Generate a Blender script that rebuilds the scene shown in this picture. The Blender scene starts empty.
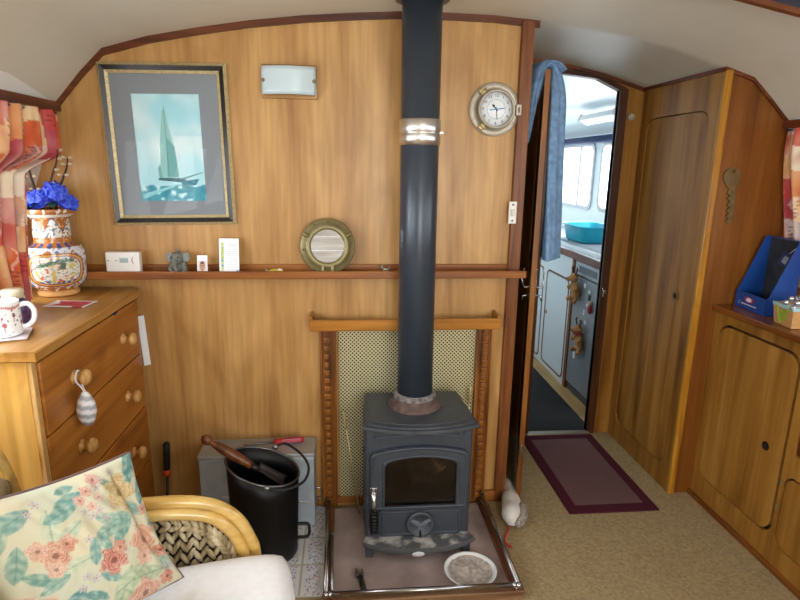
import bpy, bmesh, math, random
from mathutils import Vector, Matrix, noise as mnoise
random.seed(7)
PI = math.pi
scene = bpy.context.scene
COL = scene.collection
# ------------------------------------------------------------------ colour / materials
def lin(c):
    if isinstance(c, str):
        c = c.lstrip('#'); c = [int(c[i:i+2], 16)/255 for i in (0, 2, 4)]
    return tuple((x/12.92 if x <= .04045 else ((x+.055)/1.055)**2.4) for x in c)
def rgba(c): return lin(c) + (1.0,)
MATS = {}
def base_mat(name):
    m = bpy.data.materials.new(name); m.use_nodes = True
    nt = m.node_tree; nt.nodes.clear()
    out = nt.nodes.new('ShaderNodeOutputMaterial'); b = nt.nodes.new('ShaderNodeBsdfPrincipled')
    nt.links.new(b.outputs[0], out.inputs[0])
    return m, nt, b
def N(nt, t, **k):
    n = nt.nodes.new(t)
    for a, v in k.items():
        if a.startswith('i_'): n.inputs[a[2:].replace('_', ' ')].default_value = v
        else: setattr(n, a, v)
    return n
def ramp(nt, fac, stops, interp='LINEAR'):
    r = nt.nodes.new('ShaderNodeValToRGB'); r.color_ramp.interpolation = interp
    el = r.color_ramp.elements
    while len(el) < len(stops): el.new(.5)
    for e, (p, c) in zip(el, stops): e.position = p; e.color = rgba(c) if not isinstance(c, tuple) else c
    nt.links.new(fac, r.inputs[0]); return r.outputs[0]
def coords(nt, scale=(1, 1, 1), loc=(0, 0, 0), rot=(0, 0, 0), kind='Object'):
    tc = nt.nodes.new('ShaderNodeTexCoord'); mp = nt.nodes.new('ShaderNodeMapping')
    mp.inputs['Scale'].default_value = scale; mp.inputs['Location'].default_value = loc; mp.inputs['Rotation'].default_value = rot
    nt.links.new(tc.outputs[kind], mp.inputs[0]); return mp.outputs[0]
def mixc(nt, fac, a, b, mode='MIX'):
    m = nt.nodes.new('ShaderNodeMix'); m.data_type = 'RGBA'; m.blend_type = mode
    for s, v in ((0, fac), (6, a), (7, b)):
        if hasattr(v, 'links') or hasattr(v, 'is_output'): nt.links.new(v, m.inputs[s])
        else: m.inputs[s].default_value = v
    return m.outputs[2]
def bump(nt, b, h, strength=.2, dist=.002):
    n = N(nt, 'ShaderNodeBump'); n.inputs['Strength'].default_value = strength; n.inputs['Distance'].default_value = dist
    nt.links.new(h, n.inputs['Height']); nt.links.new(n.outputs[0], b.inputs['Normal'])
def plain(name, col, rough=.5, metal=0, var=0, vscale=20, bmp=0, bscale=200, coat=0, spec=.5):
    if name in MATS: return MATS[name]
    m, nt, b = base_mat(name)
    b.inputs['Roughness'].default_value = rough; b.inputs['Metallic'].default_value = metal
    b.inputs['Specular IOR Level'].default_value = spec
    b.inputs['Coat Weight'].default_value = coat
    v = coords(nt)
    if var:
        n = N(nt, 'ShaderNodeTexNoise'); n.inputs['Scale'].default_value = vscale; n.inputs['Detail'].default_value = 5
        nt.links.new(v, n.inputs[0])
        c = lin(col)
        a = tuple(max(0, x*(1-var)) for x in c)+(1,); d = tuple(min(1, x*(1+var)) for x in c)+(1,)
        nt.links.new(ramp(nt, n.outputs[0], [(.3, a), (.7, d)]), b.inputs['Base Color'])
    else: b.inputs['Base Color'].default_value = rgba(col)
    if bmp:
        n = N(nt, 'ShaderNodeTexNoise'); n.inputs['Scale'].default_value = bscale; n.inputs['Detail'].default_value = 4
        nt.links.new(v, n.inputs[0]); bump(nt, b, n.outputs[0], bmp)
    MATS[name] = m; return m
def wood(name, c1, c2, c3, axis='Z', rough=.4, band=9, fine=90, seed=0, spec=.4, knots=0, stretch=.07, coat=0, figure=.55):
    """c1 dark grain, c2 body, c3 pale streak; grain runs along axis"""
    m, nt, b = base_mat(name)
    b.inputs['Roughness'].default_value = rough; b.inputs['Specular IOR Level'].default_value = spec
    b.inputs['Coat Weight'].default_value = coat
    def sc(s, st):
        v = [s, s, s]; v['XYZ'.index(axis)] = s*st; return tuple(v)
    n1 = N(nt, 'ShaderNodeTexNoise'); n1.inputs['Scale'].default_value = 1; n1.inputs['Detail'].default_value = 3; n1.inputs['Distortion'].default_value = .6
    nt.links.new(coords(nt, sc(band, stretch), (seed, seed*2.3, seed*.7)), n1.inputs[0])
    n2 = N(nt, 'ShaderNodeTexNoise'); n2.inputs['Scale'].default_value = 1; n2.inputs['Detail'].default_value = 4
    nt.links.new(coords(nt, sc(fine, stretch*.45), (seed*1.7, seed, 3)), n2.inputs[0])
    n3 = N(nt, 'ShaderNodeTexNoise'); n3.inputs['Scale'].default_value = 1; n3.inputs['Detail'].default_value = 2; n3.inputs['Distortion'].default_value = 1.5
    nt.links.new(coords(nt, sc(band*.55, .35), (seed*.3, 9, seed)), n3.inputs[0])
    base = ramp(nt, n1.outputs[0], [(.28, c1), (.47, c2), (.7, c3)])
    grain = ramp(nt, n2.outputs[0], [(.3, (.62, .58, .52, 1)), (.62, (1, 1, 1, 1))])
    c = mixc(nt, .55, base, grain, 'MULTIPLY')
    fig = ramp(nt, n3.outputs[0], [(.35, (.80, .76, .70, 1)), (.6, (1, 1, 1, 1))])
    c = mixc(nt, figure, c, fig, 'MULTIPLY')
    if knots:
        vo = N(nt, 'ShaderNodeTexVoronoi'); vo.inputs['Scale'].default_value = 1
        nt.links.new(coords(nt, sc(knots, .55), (seed*1.1, seed*.4, seed)), vo.inputs[0])
        k = ramp(nt, vo.outputs['Distance'], [(.05, (.16, .08, .03, 1)), (.10, (.6, .5, .4, 1)), (.2, (1, 1, 1, 1))])
        c = mixc(nt, .8, c, k, 'MULTIPLY')
    nt.links.new(c, b.inputs['Base Color'])
    bump(nt, b, n2.outputs[0], .08, .001)
    MATS[name] = m; return m
def painted(name, rough=.5, spec=.4, coat=0, weave=0, sheen=0):
    m, nt, b = base_mat(name)
    a = N(nt, 'ShaderNodeVertexColor'); a.layer_name = 'Col'
    nt.links.new(a.outputs[0], b.inputs['Base Color'])
    b.inputs['Roughness'].default_value = rough; b.inputs['Specular IOR Level'].default_value = spec
    b.inputs['Coat Weight'].default_value = coat
    if sheen: b.inputs['Sheen Weight'].default_value = sheen
    if weave:
        n = N(nt, 'ShaderNodeTexNoise'); n.inputs['Scale'].default_value = weave; nt.links.new(coords(nt), n.inputs[0]); bump(nt, b, n.outputs[0], .15, .001)
    MATS[name] = m; return m
def glass_pane(name, ior=1.45, tint=(1, 1, 1, 1), rough=.0):
    m = bpy.data.materials.new(name); m.use_nodes = True; nt = m.node_tree; nt.nodes.clear()
    out = N(nt, 'ShaderNodeOutputMaterial'); t = N(nt, 'ShaderNodeBsdfTransparent'); t.inputs[0].default_value = tint
    g = N(nt, 'ShaderNodeBsdfGlossy'); g.inputs['Roughness'].default_value = rough
    fr = N(nt, 'ShaderNodeFresnel'); fr.inputs[0].default_value = ior
    ge = N(nt, 'ShaderNodeNewGeometry'); k = N(nt, 'ShaderNodeMath', operation='SUBTRACT'); k.inputs[0].default_value = 1; nt.links.new(ge.outputs['Backfacing'], k.inputs[1])
    kk = N(nt, 'ShaderNodeMath', operation='MULTIPLY'); nt.links.new(fr.outputs[0], kk.inputs[0]); nt.links.new(k.outputs[0], kk.inputs[1])
    mx = N(nt, 'ShaderNodeMixShader')
    nt.links.new(kk.outputs[0], mx.inputs[0]); nt.links.new(t.outputs[0], mx.inputs[1]); nt.links.new(g.outputs[0], mx.inputs[2]); nt.links.new(mx.outputs[0], out.inputs[0])
    MATS[name] = m; return m

# ------------------------------------------------------------------ objects
ORG = {}
def thing(name, label, cat, loc=(0, 0, 0), group=None, kind=None):
    o = bpy.data.objects.new(name, None); COL.objects.link(o); o.location = loc
    o.empty_display_size = .05
    o['label'] = label; o['category'] = cat
    if group: o['group'] = group
    if kind: o['kind'] = kind
    ORG[o.name] = Vector(loc); return o
def rootorg(p):
    v = Vector((0, 0, 0))
    q = p
    while q.parent is not None: q = q.parent
    return ORG[q.name]
def tag(o, label, cat, group=None, kind=None):
    o['label'] = label; o['category'] = cat
    if group: o['group'] = group
    if kind: o['kind'] = kind
    return o
class MB:
    def __init__(s):
        s.bm = bmesh.new(); s.mi = 0; s.cl = s.bm.verts.layers.float_color.new('Col'); s.xf = None; s.smooth = False
    def _v(s, p, col=None):
        p = Vector(p)
        if s.xf is not None: p = s.xf @ p
        v = s.bm.verts.new(p)
        v[s.cl] = (lin(col)+(1,)) if col is not None else (1, 1, 1, 1)
        return v
    def _f(s, vs, sm=None):
        try: f = s.bm.faces.new(vs)
        except ValueError: return None
        f.material_index = s.mi; f.smooth = s.smooth if sm is None else sm; return f
    def box(s, x0, x1, y0, y1, z0, z1, bev=0, seg=2, col=None):
        vs = [s._v(p, col) for p in ((x0, y0, z0), (x1, y0, z0), (x1, y1, z0), (x0, y1, z0), (x0, y0, z1), (x1, y0, z1), (x1, y1, z1), (x0, y1, z1))]
        fs = [s._f([vs[i] for i in q], False) for q in ((3, 2, 1, 0), (4, 5, 6, 7), (0, 1, 5, 4), (1, 2, 6, 5), (2, 3, 7, 6), (3, 0, 4, 7))]
        if bev: s.bev(set(e for f in fs for e in f.edges), bev, seg)
        return s
    def bev(s, edges, w, seg=2):
        r = bmesh.ops.bevel(s.bm, geom=list(edges), offset=w, offset_type='OFFSET', segments=seg, profile=.6, affect='EDGES', material=-1)
        for f in r['faces']: f.smooth = True
    def prism(s, pts, off, bev=0, seg=2, col=None, smooth=False):
        """pts: planar 3-D loop; off: extrusion vector"""
        off = Vector(off)
        a = [s._v(p, col) for p in pts]; b = [s._v(Vector(p)+off, col) for p in pts]
        n = len(pts); fs = [s._f(a[::-1], False), s._f(b, False)]
        for i in range(n): fs.append(s._f([a[i], a[(i+1) % n], b[(i+1) % n], b[i]], smooth))
        if bev: s.bev(set(e for f in fs[:2] if f for e in f.edges), bev, seg)
        return s
    def plate(s, outer, holes, off, col=None):
        """planar plate with holes, extruded by off"""
        off = Vector(off)
        t = bmesh.new()
        for lp in [outer]+holes:
            vs = [t.verts.new(p) for p in lp]
            for i in range(len(vs)): t.edges.new((vs[i], vs[(i+1) % len(vs)]))
        bmesh.ops.triangle_fill(t, edges=t.edges[:], use_beauty=True)
        t.verts.index_update()
        A = {v.index: s._v(v.co, col) for v in t.verts}; B = {v.index: s._v(v.co+off, col) for v in t.verts}
        for f in t.faces:
            s._f([A[v.index] for v in f.verts][::-1], False); s._f([B[v.index] for v in f.verts], False)
        t.free()
        k = 0
        for lp in [outer]+holes:
            n = len(lp)
            for i in range(n): s._f([A[k+i], A[k+(i+1) % n], B[k+(i+1) % n], B[k+i]], False)
            k += n
        return s
    def tube(s, pts, r, n=10, caps=True, closed=False, col=None, flat=1.0, up=None):
        pts = [Vector(p) for p in pts]; m = len(pts)
        rs = r if isinstance(r, (list, tuple)) else [r]*m
        tang = []
        for i in range(m):
            a = pts[(i-1) % m] if (closed or i > 0) else pts[i]; b = pts[(i+1) % m] if (closed or i < m-1) else pts[i]
            t = b-a; tang.append(t.normalized() if t.length > 1e-9 else Vector((0, 0, 1)))
        u = Vector(up) if up else Vector((0, 0, 1))
        if abs(u.normalized().dot(tang[0])) > .95: u = Vector((1, 0, 0))
        rings = []
        for i in range(m):
            t = tang[i]; u = (u-t*u.dot(t))
            u.normalize(); w = t.cross(u)
            rings.append([s._v(pts[i]+(u*math.cos(2*PI*k/n)*flat+w*math.sin(2*PI*k/n))*rs[i], col) for k in range(n)])
        R = m if closed else m-1
        for i in range(R):
            a, b = rings[i], rings[(i+1) % m]
            for k in range(n): s._f([a[k], a[(k+1) % n], b[(k+1) % n], b[k]], True)
        if caps and not closed: s._f(rings[0][::-1], False); s._f(rings[-1], False)
        return s
    def lathe(s, prof, c=(0, 0, 0), n=32, M=None, colf=None, cap=True):
        """prof [(r,z)], about +Z through c (or matrix M)"""
        c = Vector(c); rings = []
        def P(r, a, z):
            p = Vector((r*math.cos(a), r*math.sin(a), z)); p = (M @ p) if M is not None else p
            return p+c
        for j, (r, z) in enumerate(prof):
            if r < 1e-6: rings.append([s._v(P(0, 0, z), colf(0, z, j) if colf else None)])
            else: rings.append([s._v(P(r, 2*PI*k/n, z), colf(2*PI*k/n, z, j) if colf else None) for k in range(n)])
        for a, b in zip(rings, rings[1:]):
            if len(a) == 1 and len(b) == 1: continue
            for k in range(n):
                k2 = (k+1) % n
                if len(a) == 1: s._f([a[0], b[k2], b[k]], True)
                elif len(b) == 1: s._f([a[k], a[k2], b[0]], True)
                else: s._f([a[k], a[k2], b[k2], b[k]], True)
        if cap:
            if len(rings[0]) > 1: s._f(rings[0][::-1], False)
            if len(rings[-1]) > 1: s._f(rings[-1], False)
        return s
    def ell(s, c, r, M=None, nu=16, nv=10, col=None, f=None):
        c = Vector(c); r = (r,)*3 if not isinstance(r, (tuple, list)) else r
        rings = []
        for j in range(nv+1):
            th = PI*j/nv
            if j in (0, nv): pts = [(0, 0, math.cos(th))]
            else: pts = [(math.sin(th)*math.cos(2*PI*k/nu), math.sin(th)*math.sin(2*PI*k/nu), math.cos(th)) for k in range(nu)]
            row = []
            for p in pts:
                q = Vector((p[0]*r[0], p[1]*r[1], p[2]*r[2]))
                if f: q = f(q, p)
                if M is not None: q = M @ q
                row.append(s._v(c+q, col))
            rings.append(row)
        for a, b in zip(rings, rings[1:]):
            for k in range(nu):
                k2 = (k+1) % nu
                if len(a) == 1: s._f([a[0], b[k], b[k2]], True)
                elif len(b) == 1: s._f([a[k2], a[k], b[0]], True)
                else: s._f([a[k2], a[k], b[k], b[k2]], True)
        return s
    def grid(s, fn, nu, nv, colf=None, smooth=True, wrapu=False):
        g = [[s._v(fn(i/nu, j/nv), colf(i/nu, j/nv) if colf else None) for j in range(nv+1)] for i in range(nu if wrapu else nu+1)]
        for i in range(nu):
            i2 = (i+1) % nu if wrapu else i+1
            for j in range(nv): s._f([g[i][j], g[i2][j], g[i2][j+1], g[i][j+1]], smooth)
        return g
    def text(s, body, size, M, depth=.0006, align='CENTER', col=None):
        cu = bpy.data.curves.new('lettering', 'FONT'); cu.body = body; cu.size = size; cu.align_x = align; cu.align_y = 'CENTER'; cu.resolution_u = 2
        cu.extrude = depth/2
        ob = bpy.data.objects.new('lettering', cu)
        dg = bpy.context.evaluated_depsgraph_get(); me = bpy.data.meshes.new_from_object(ob, depsgraph=dg)
        vs = [s._v(M @ v.co, col) for v in me.vertices]
        for p in me.polygons: s._f([vs[i] for i in p.vertices], False)
        bpy.data.objects.remove(ob); bpy.data.curves.remove(cu); bpy.data.meshes.remove(me)
        return s
    def build(s, name, mats, parent=None, origin=None, recalc=True, sub=0, mods=None):
        if recalc: bmesh.ops.recalc_face_normals(s.bm, faces=s.bm.faces[:])
        if parent is not None: org = rootorg(parent)
        else:
            if origin is None:
                xs = [v.co for v in s.bm.verts]
                lo = Vector([min(v[i] for v in xs) for i in range(3)]); hi = Vector([max(v[i] for v in xs) for i in range(3)])
                origin = ((lo.x+hi.x)/2, (lo.y+hi.y)/2, lo.z)
            org = Vector(origin)
        for v in s.bm.verts: v.co -= org
        me = bpy.data.meshes.new(name); s.bm.to_mesh(me); s.bm.free()
        for m in (mats if isinstance(mats, (list, tuple)) else [mats]): me.materials.append(m)
        o = bpy.data.objects.new(name, me); COL.objects.link(o)
        if parent is not None: o.parent = parent
        else: o.location = org; ORG[o.name] = org
        if sub:
            md = o.modifiers.new('smooth', 'SUBSURF'); md.levels = sub; md.render_levels = sub
        return o
def struct(o): o['kind'] = 'structure'; return o
def rrect(a0, a1, b0, b1, r, f, n=6, corners=(1, 1, 1, 1)):
    """rounded rectangle in (a,b); corner order a0b0,a1b0,a1b1,a0b1; f maps (a,b)->3-D"""
    out = []
    for (ca, cb, st), on in zip(((a0, b0, PI), (a1, b0, 1.5*PI), (a1, b1, 0), (a0, b1, .5*PI)), corners):
        if not on: out.append(f(ca, cb)); continue
        xa = ca+r if ca == a0 else ca-r; xb = cb+r if cb == b0 else cb-r
        for k in range(n+1):
            t = st+.5*PI*k/n; out.append(f(xa+r*math.cos(t), xb+r*math.sin(t)))
    return out
def circ(c, r, f, n=24): return [f(c[0]+r*math.cos(2*PI*k/n), c[1]+r*math.sin(2*PI*k/n)) for k in range(n)]
def smooth_path(pts, n=8, closed=False):
    pts = [Vector(p) for p in pts]; out = []; m = len(pts)
    for i in range(m if closed else m-1):
        p0 = pts[(i-1) % m] if closed or i > 0 else pts[i]; p1 = pts[i]; p2 = pts[(i+1) % m]; p3 = pts[(i+2) % m] if closed or i < m-2 else p2
        for k in range(n):
            t = k/n
            out.append(.5*((2*p1)+(-p0+p2)*t+(2*p0-5*p1+4*p2-p3)*t*t+(-p0+3*p1-3*p2+p3)*t**3))
    if not closed: out.append(pts[-1])
    return out
def mixcol(a, b, t):
    t = max(0, min(1, t)); return tuple(x*(1-t)+y*t for x, y in zip(a, b))
def hx(c): c = c.lstrip('#'); return tuple(int(c[i:i+2], 16)/255 for i in (0, 2, 4))
def nz(x, y=0, z=0): return mnoise.noise(Vector((x, y, z)))
def frame_mat(x, y, z, o):
    """matrix from three axis vectors and an origin"""
    x, y, z = Vector(x).normalized(), Vector(y).normalized(), Vector(z).normalized()
    return Matrix(((x.x, y.x, z.x, o[0]), (x.y, y.y, z.y, o[1]), (x.z, y.z, z.z, o[2]), (0, 0, 0, 1)))
FACE = lambda x, y, z: frame_mat((1, 0, 0), (0, 0, 1), (0, -1, 0), (x, y, z))   # local XY on a wall facing the viewer (-Y)
# daylight strengths (watts) and exposure
PW = {-1: (10, 14, 14), 1: (6, 6, 4)}
PAFT = 42
PGAL = 12
SKY = 4.0
EXPO = -0.1
# ------------------------------------------------------------------ palette
W_WALL = wood('cherry_laminate', '#ae7f49', '#c09358', '#cda267', 'Z', .36, 11, 55, 1.0, stretch=.11, figure=.8)
W_TRIM = wood('mahogany_trim', '#50280f', '#77431e', '#8f5a2f', 'Z', .35, 25, 120, 2.0)
W_TRIMX = wood('mahogany_trim_crosswise', '#45200f', '#643317', '#7c4827', 'X', .35, 25, 120, 2.5)
W_TRIMY = wood('mahogany_trim_lengthwise', '#3e190b', '#5e2a14', '#7a3d1f', 'Y', .35, 25, 120, 2.7)
W_SHELF = wood('shelf_hardwood', '#6a3a17', '#8d5424', '#a56a34', 'X', .3, 22, 110, 3.0)
W_MANTEL = wood('mantel_oak', '#7d4a12', '#a5691e', '#bd8130', 'X', .32, 24, 120, 4.0)
W_PILASTER = wood('carved_oak', '#573009', '#86501a', '#a4692a', 'Z', .38, 28, 130, 4.6)
W_LOCK = wood('locker_teak', '#684213', '#946528', '#ab7c38', 'Z', .4, 11, 60, 5.0, spec=.25)
W_LOCK2 = wood('locker_door_teak', '#6e4713', '#9a6a2b', '#b1823e', 'Z', .4, 12, 60, 6.4, spec=.25)
W_POST = wood('post_pine', '#8a5a12', '#ad761f', '#c28d35', 'Z', .32, 30, 130, 7.0)
W_SIDE = wood('cupboard_side_sapele', '#5a320f', '#7e4a19', '#925e28', 'Z', .36, 10, 80, 8.0)
W_LSHELF = wood('locker_shelf', '#532c10', '#754216', '#8d5520', 'Y', .25, 22, 110, 3.4)
W_PINE = wood('pine_end', '#c08436', '#dba650', '#e6b868', 'Z', .4, 18, 60, 9.0, knots=4)
W_PINETOP = wood('pine_top', '#94652a', '#b07d3b', '#c29350', 'Y', .3, 16, 70, 9.5)
W_DRAWER = wood('pine_drawer', '#874c15', '#ab6a25', '#bc7c33', 'Y', .35, 14, 70, 10.0, knots=5)
W_KNOB = wood('pale_knob_wood', '#b4803f', '#cf9f5c', '#ddb478', 'Z', .35, 60, 200, 11.0)
W_DOOR = wood('lit_door_edge', '#5c3010', '#84501c', '#9c6628', 'Z', .35, 24, 120, 12.0)
W_DARK = wood('shaded_passage_wood', '#2c1608', '#3d2110', '#4c2c18', 'Z', .4, 20, 100, 13.0)
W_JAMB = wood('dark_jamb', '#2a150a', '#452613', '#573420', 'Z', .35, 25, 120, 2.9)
W_HEARTH = wood('hearth_edge_wood', '#4b2610', '#6d3b1a', '#83502a', 'Y', .4, 24, 110, 14.0)
W_LIGHTFLOOR = wood('galley_floor_board', '#8f6f3e', '#b08d55', '#c4a36c', 'Y', .4, 18, 80, 15.0)
W_HANDLE = wood('turned_handle', '#4a2410', '#6b3a1c', '#84502c', 'Z', .3, 40, 150, 16.0)
CANE = wood('polished_cane', '#b58a3c', '#d4ac5c', '#e6c67e', 'X', .22, 12, 40, 17.0, coat=.3)
CEIL = plain('cream_vinyl_lining', '#cfc9b8', .5, 0, .03, 6, .1, 400)
CARPET = plain('beige_carpet', '#9c8966', .95, 0, .22, 90, .8, 350, spec=.1)
CARPET_N = CARPET
RUGB = plain('rug_border', '#4a1f2b', .95, 0, .2, 250, .7, 400, spec=.1)
RUGC = plain('rug_centre', '#6b5050', .95, 0, .35, 260, .7, 400, spec=.1)
WHITE = plain('white_gelcoat', '#e4ecef', .35)
WHITEP = plain('white_plastic', '#e2e0da', .4)
PAPER = plain('white_paper', '#eef0f2', .7)
CHROME = plain('chrome', '#a9a9aa', .22, 1)
STEEL = plain('polished_steel', '#dcdbd6', .3, 1)
BRASS = plain('aged_brass', '#c2b17c', .3, .5, .15, 40)
BRASS2 = plain('old_bronze', '#877d56', .42, .45, .15, 40)
NICKEL = plain('satin_nickel_brass', '#b3ab9a', .4, .35, .08, 30)
IRON = plain('stove_cast_iron', '#3c424a', .42, .2, .12, 60, .35, 500)
IRONTOP = plain('stove_top_iron', '#43474d', .5, .2, .2, 25, .35, 400)
FLUE = plain('flue_enamel', '#353d47', .33, .2, .06, 10)
BLACK = plain('black_enamel', '#060607', .45, spec=.3)
BLACKM = plain('matt_black', '#101011', .6)
RUBBER = plain('black_rubber_mat', '#060607', .95, 0, .3, 300, .5, 500)
NAVY = plain('navy_fabric', '#1b2c52', .8)
DARK = plain('gap_shade', '#0d0805', .9)  # near-black paints shade into gaps, finger holes and the chest's inside
RED = plain('red_plastic', '#b3161f', .35)
GALV = plain('galvanised_steel', '#b0bcc6', .38, .4, .16, 14, .12, 30)
HEARTHM = plain('hearth_slate', '#9c8a85', .45, 0, .3, 7, .2, 120)
BLUEBOX = plain('blue_card', '#154590', .4)
BLUEDK = plain('blue_card_inside', '#10306c', .5)
TEAL = plain('turquoise_plastic', '#14a7c2', .35)
FABW = plain('white_cushion_cover', '#f7f8fb', .85, 0, .03, 60, .5, 700)
MAUVE = plain('mauve_piping', '#6d5552', .85)
GREYFUR = plain('grey_plush', '#6d6f68', .95, 0, .4, 200, .8, 300)
TANFUR = plain('tan_plush', '#a57a4a', .95, 0, .25, 200, .8, 300)
FRIDGE = plain('silver_fridge_door', '#8a9197', .35, .2)
GALWHITE = plain('galley_white_front', '#d3dde0', .45)
ASH = plain('grey_ash', '#a59a90', .95, 0, .3, 60, .9, 120)
GLASS = glass_pane('window_glass'); GLASS2 = glass_pane('picture_glass', 1.2)

# ------------------------------------------------------------------ camera
cam = bpy.data.cameras.new('camera'); co = bpy.data.objects.new('camera', cam); COL.objects.link(co)
cam.sensor_width = 36; cam.sensor_fit = 'HORIZONTAL'; cam.lens = 565/800*36; cam.clip_start = .02
EYE = Vector((0, 0, 1.44))
def camera_axes():
    f = 565.
    dv = Vector((362-400, 2680-300, f)).normalized(); dy = Vector((345-400, 165-300, f))
    Y = (dy-dv*dy.dot(dv)).normalized(); Z = -dv; X = Y.cross(Z)
    return X, Y, Z          # world axes seen from the lens (right, down, forward)
_X, _Y, _Z = camera_axes()
R = Matrix((_X, _Y, _Z))    # lens -> world
right = R @ Vector((1, 0, 0)); up = R @ Vector((0, -1, 0)); back = R @ Vector((0, 0, -1))
co.matrix_world = frame_mat(right, up, back, EYE)
scene.camera = co

# ------------------------------------------------------------------ setting: shell of the cabin
XC = .37
PROF = [(0, 1.976), (.17, 1.974), (.35, 1.962), (.52, 1.947), (.70, 1.925), (.87, 1.897), (1.05, 1.862), (1.205, 1.818), (1.285, 1.74), (1.38, 1.633)]
PROF_R = [(0, 1.976), (.17, 1.974), (.35, 1.962), (.52, 1.947), (.70, 1.922), (.87, 1.888), (1.05, 1.838), (1.205, 1.792), (1.285, 1.722), (1.38, 1.633)]
def roof_z(x, prof=None):
    d = abs(x-XC); prof = prof or (PROF if x < XC else PROF_R)
    for (a, za), (b, zb) in zip(prof, prof[1:]):
        if d <= b: return za+(zb-za)*(d-a)/(b-a)
    return prof[-1][1]
XS = sorted([XC+d for d, _ in PROF]+[XC-d for d, _ in PROF[1:]])
def roof_profile(x0=None, x1=None, dz=0):
    xs = [x for x in XS if (x0 is None or x > x0+1e-4) and (x1 is None or x < x1-1e-4)]
    if x0 is not None: xs = [x0]+xs
    if x1 is not None: xs = xs+[x1]
    return [(x, roof_z(x)+dz) for x in xs]
HULL_T = 1.38; HULL_B = 1.66     # half beam at z 1.633 and z .86
def hull_x(z, side): return XC+side*(HULL_T+(1.633-z)*(HULL_B-HULL_T)/(1.633-.86))
YA = -1.7                          # aft end
# floor
b = MB(); b.box(-1.4, 2.1, YA, 2.80, -.05, 0); struct(b.build('floor', CARPET)); 
b = MB(); b.box(.6, 2.15, 2.80, 5.7, -.07, -.03); o = struct(b.build('floor_galley', W_LIGHTFLOOR))
b = MB(); b.box(.99, 1.345, 2.775, 2.815, -.002, .012, .004); struct(b.build('trim_threshold', plain('threshold_strip', '#8f8778', .35, .6)))
# ceiling: two lining panels with a soft crease between them
b = MB()
ROWS = [(YA, .045), (1.80, .043), (1.84, .040), (1.88, .034), (2.18, .003), (2.205, .0), (2.24, .006), (2.80, .0)]
gr = [[b._v((x, y, roof_z(x)+dz)) for y, dz in ROWS] for x in XS]
gt = [[b._v((x, y, roof_z(x)+dz+.04)) for y, dz in ROWS] for x in XS]
for g in (gr, gt):
    for i in range(len(XS)-1):
        for j in range(len(ROWS)-1): b._f([g[i][j], g[i+1][j], g[i+1][j+1], g[i][j+1]], True)
struct(b.build('ceiling', CEIL, recalc=True))
# forward wall (cherry laminate panel) with arched head
b = MB()
prof = roof_profile(None, .70)
pts = [(hull_x(-.0, -1)-.0, 2.2, 0)]
pts = [(-1.33, 2.2, 0), (-1.33, 2.2, .86), (-1.01, 2.2, 1.633)]+[(x, 2.2, z) for x, z in prof[1:]]+[(.70, 2.2, 0)]
b.prism(pts, (0, .03, 0)); struct(b.build('wall_front', W_WALL))
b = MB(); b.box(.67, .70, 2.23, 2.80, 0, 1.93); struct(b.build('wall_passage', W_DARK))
# head trim following the roof, both sides of the passage
def strip(pts, w, d, name, mat, dirn=(0, -1, 0)):
    """moulding under a roof line: pts [(x,y,z)], w down, d out"""
    b = MB(); D = Vector(dirn)*d
    A = [b._v(p) for p in pts]; B = [b._v(Vector(p)+Vector((0, 0, -w))) for p in pts]
    C = [b._v(Vector(p)+D) for p in pts]; E = [b._v(Vector(p)+D+Vector((0, 0, -w))) for p in pts]
    for i in range(len(pts)-1):
        for P, Q in ((A, C), (C, E), (E, B), (B, A)): b._f([P[i], P[i+1], Q[i+1], Q[i]])
    b._f([A[0], C[0], E[0], B[0]]); b._f([A[-1], C[-1], E[-1], B[-1]])
    return struct(b.build(name, mat))
strip([(x, 2.199, z+.003) for x, z in roof_profile(-1.005, .715)], .024, .012, 'trim_front_head', W_TRIMX)
b = MB(); b.box(.648, .693, 2.178, 2.232, 0, 1.962, .003); struct(b.build('trim_front_post', W_TRIM))
b = MB(); b.box(.50, .657, 2.18, 2.199, 0, .05, .003); struct(b.build('trim_front_base', W_SHELF))
b = MB(); b.box(-1.2, -.12, 2.186, 2.199, 0, .05, .003); struct(b.build('baseboard_front', W_SHELF))
# hull sides with window openings
def hull_side(side, name):
    f = lambda y, z: (hull_x(z, side), y, z)
    outer = [f(YA, .84), f(2.2, .84), f(2.2, 1.635), f(1.9, 1.69), f(YA, 1.69)]
    holes = [rrect(y0, y1, 1.08, 1.56, .07, f) for y0, y1 in WINS]
    b = MB(); b.plate(outer, holes, (side*.03, 0, 0)); return struct(b.build(name, WHITEP))
WINS = [(-1.35, -.55), (-.35, .55), (.75, 1.95)]
hull_side(-1, 'wall_left'); hull_side(1, 'wall_right')
k = 0
for side in (-1, 1):
    for y0, y1 in WINS:
        k += 1
        f = lambda y, z: (hull_x(z, side)+side*.012, y, z)
        b = MB(); b.plate(rrect(y0-.015, y1+.015, 1.065, 1.575, .08, lambda y, z: (hull_x(z, side)-side*.004, y, z)), [rrect(y0+.015, y1-.015, 1.095, 1.545, .06, lambda y, z: (hull_x(z, side)-side*.004, y, z))], (-side*.012, 0, 0))
        w = struct(b.build('window_%d' % k, plain('window_alloy', '#b9bcbd', .3, .8)))
        b = MB(); b.plate(rrect(y0, y1, 1.08, 1.56, .07, f), [], (side*.004, 0, 0)); b.build('pane', GLASS, w)
# dark-stained rail along the top of each hull side
for side, nm in ((-1, 'trim_left'), (1, 'trim_right')):
    b = MB(); x = hull_x(1.633, side)
    b.box(min(x, x-side*.022), max(x, x-side*.022), YA, 2.185, 1.607, 1.638, .003); struct(b.build(nm, W_TRIMY))
# lower side of the left hull, hidden behind the chest and the chair
b = MB(); b.box(-1.33, -1.30, YA, 2.2, 0, .86); struct(b.build('wall_left_lower', W_LOCK))
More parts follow.
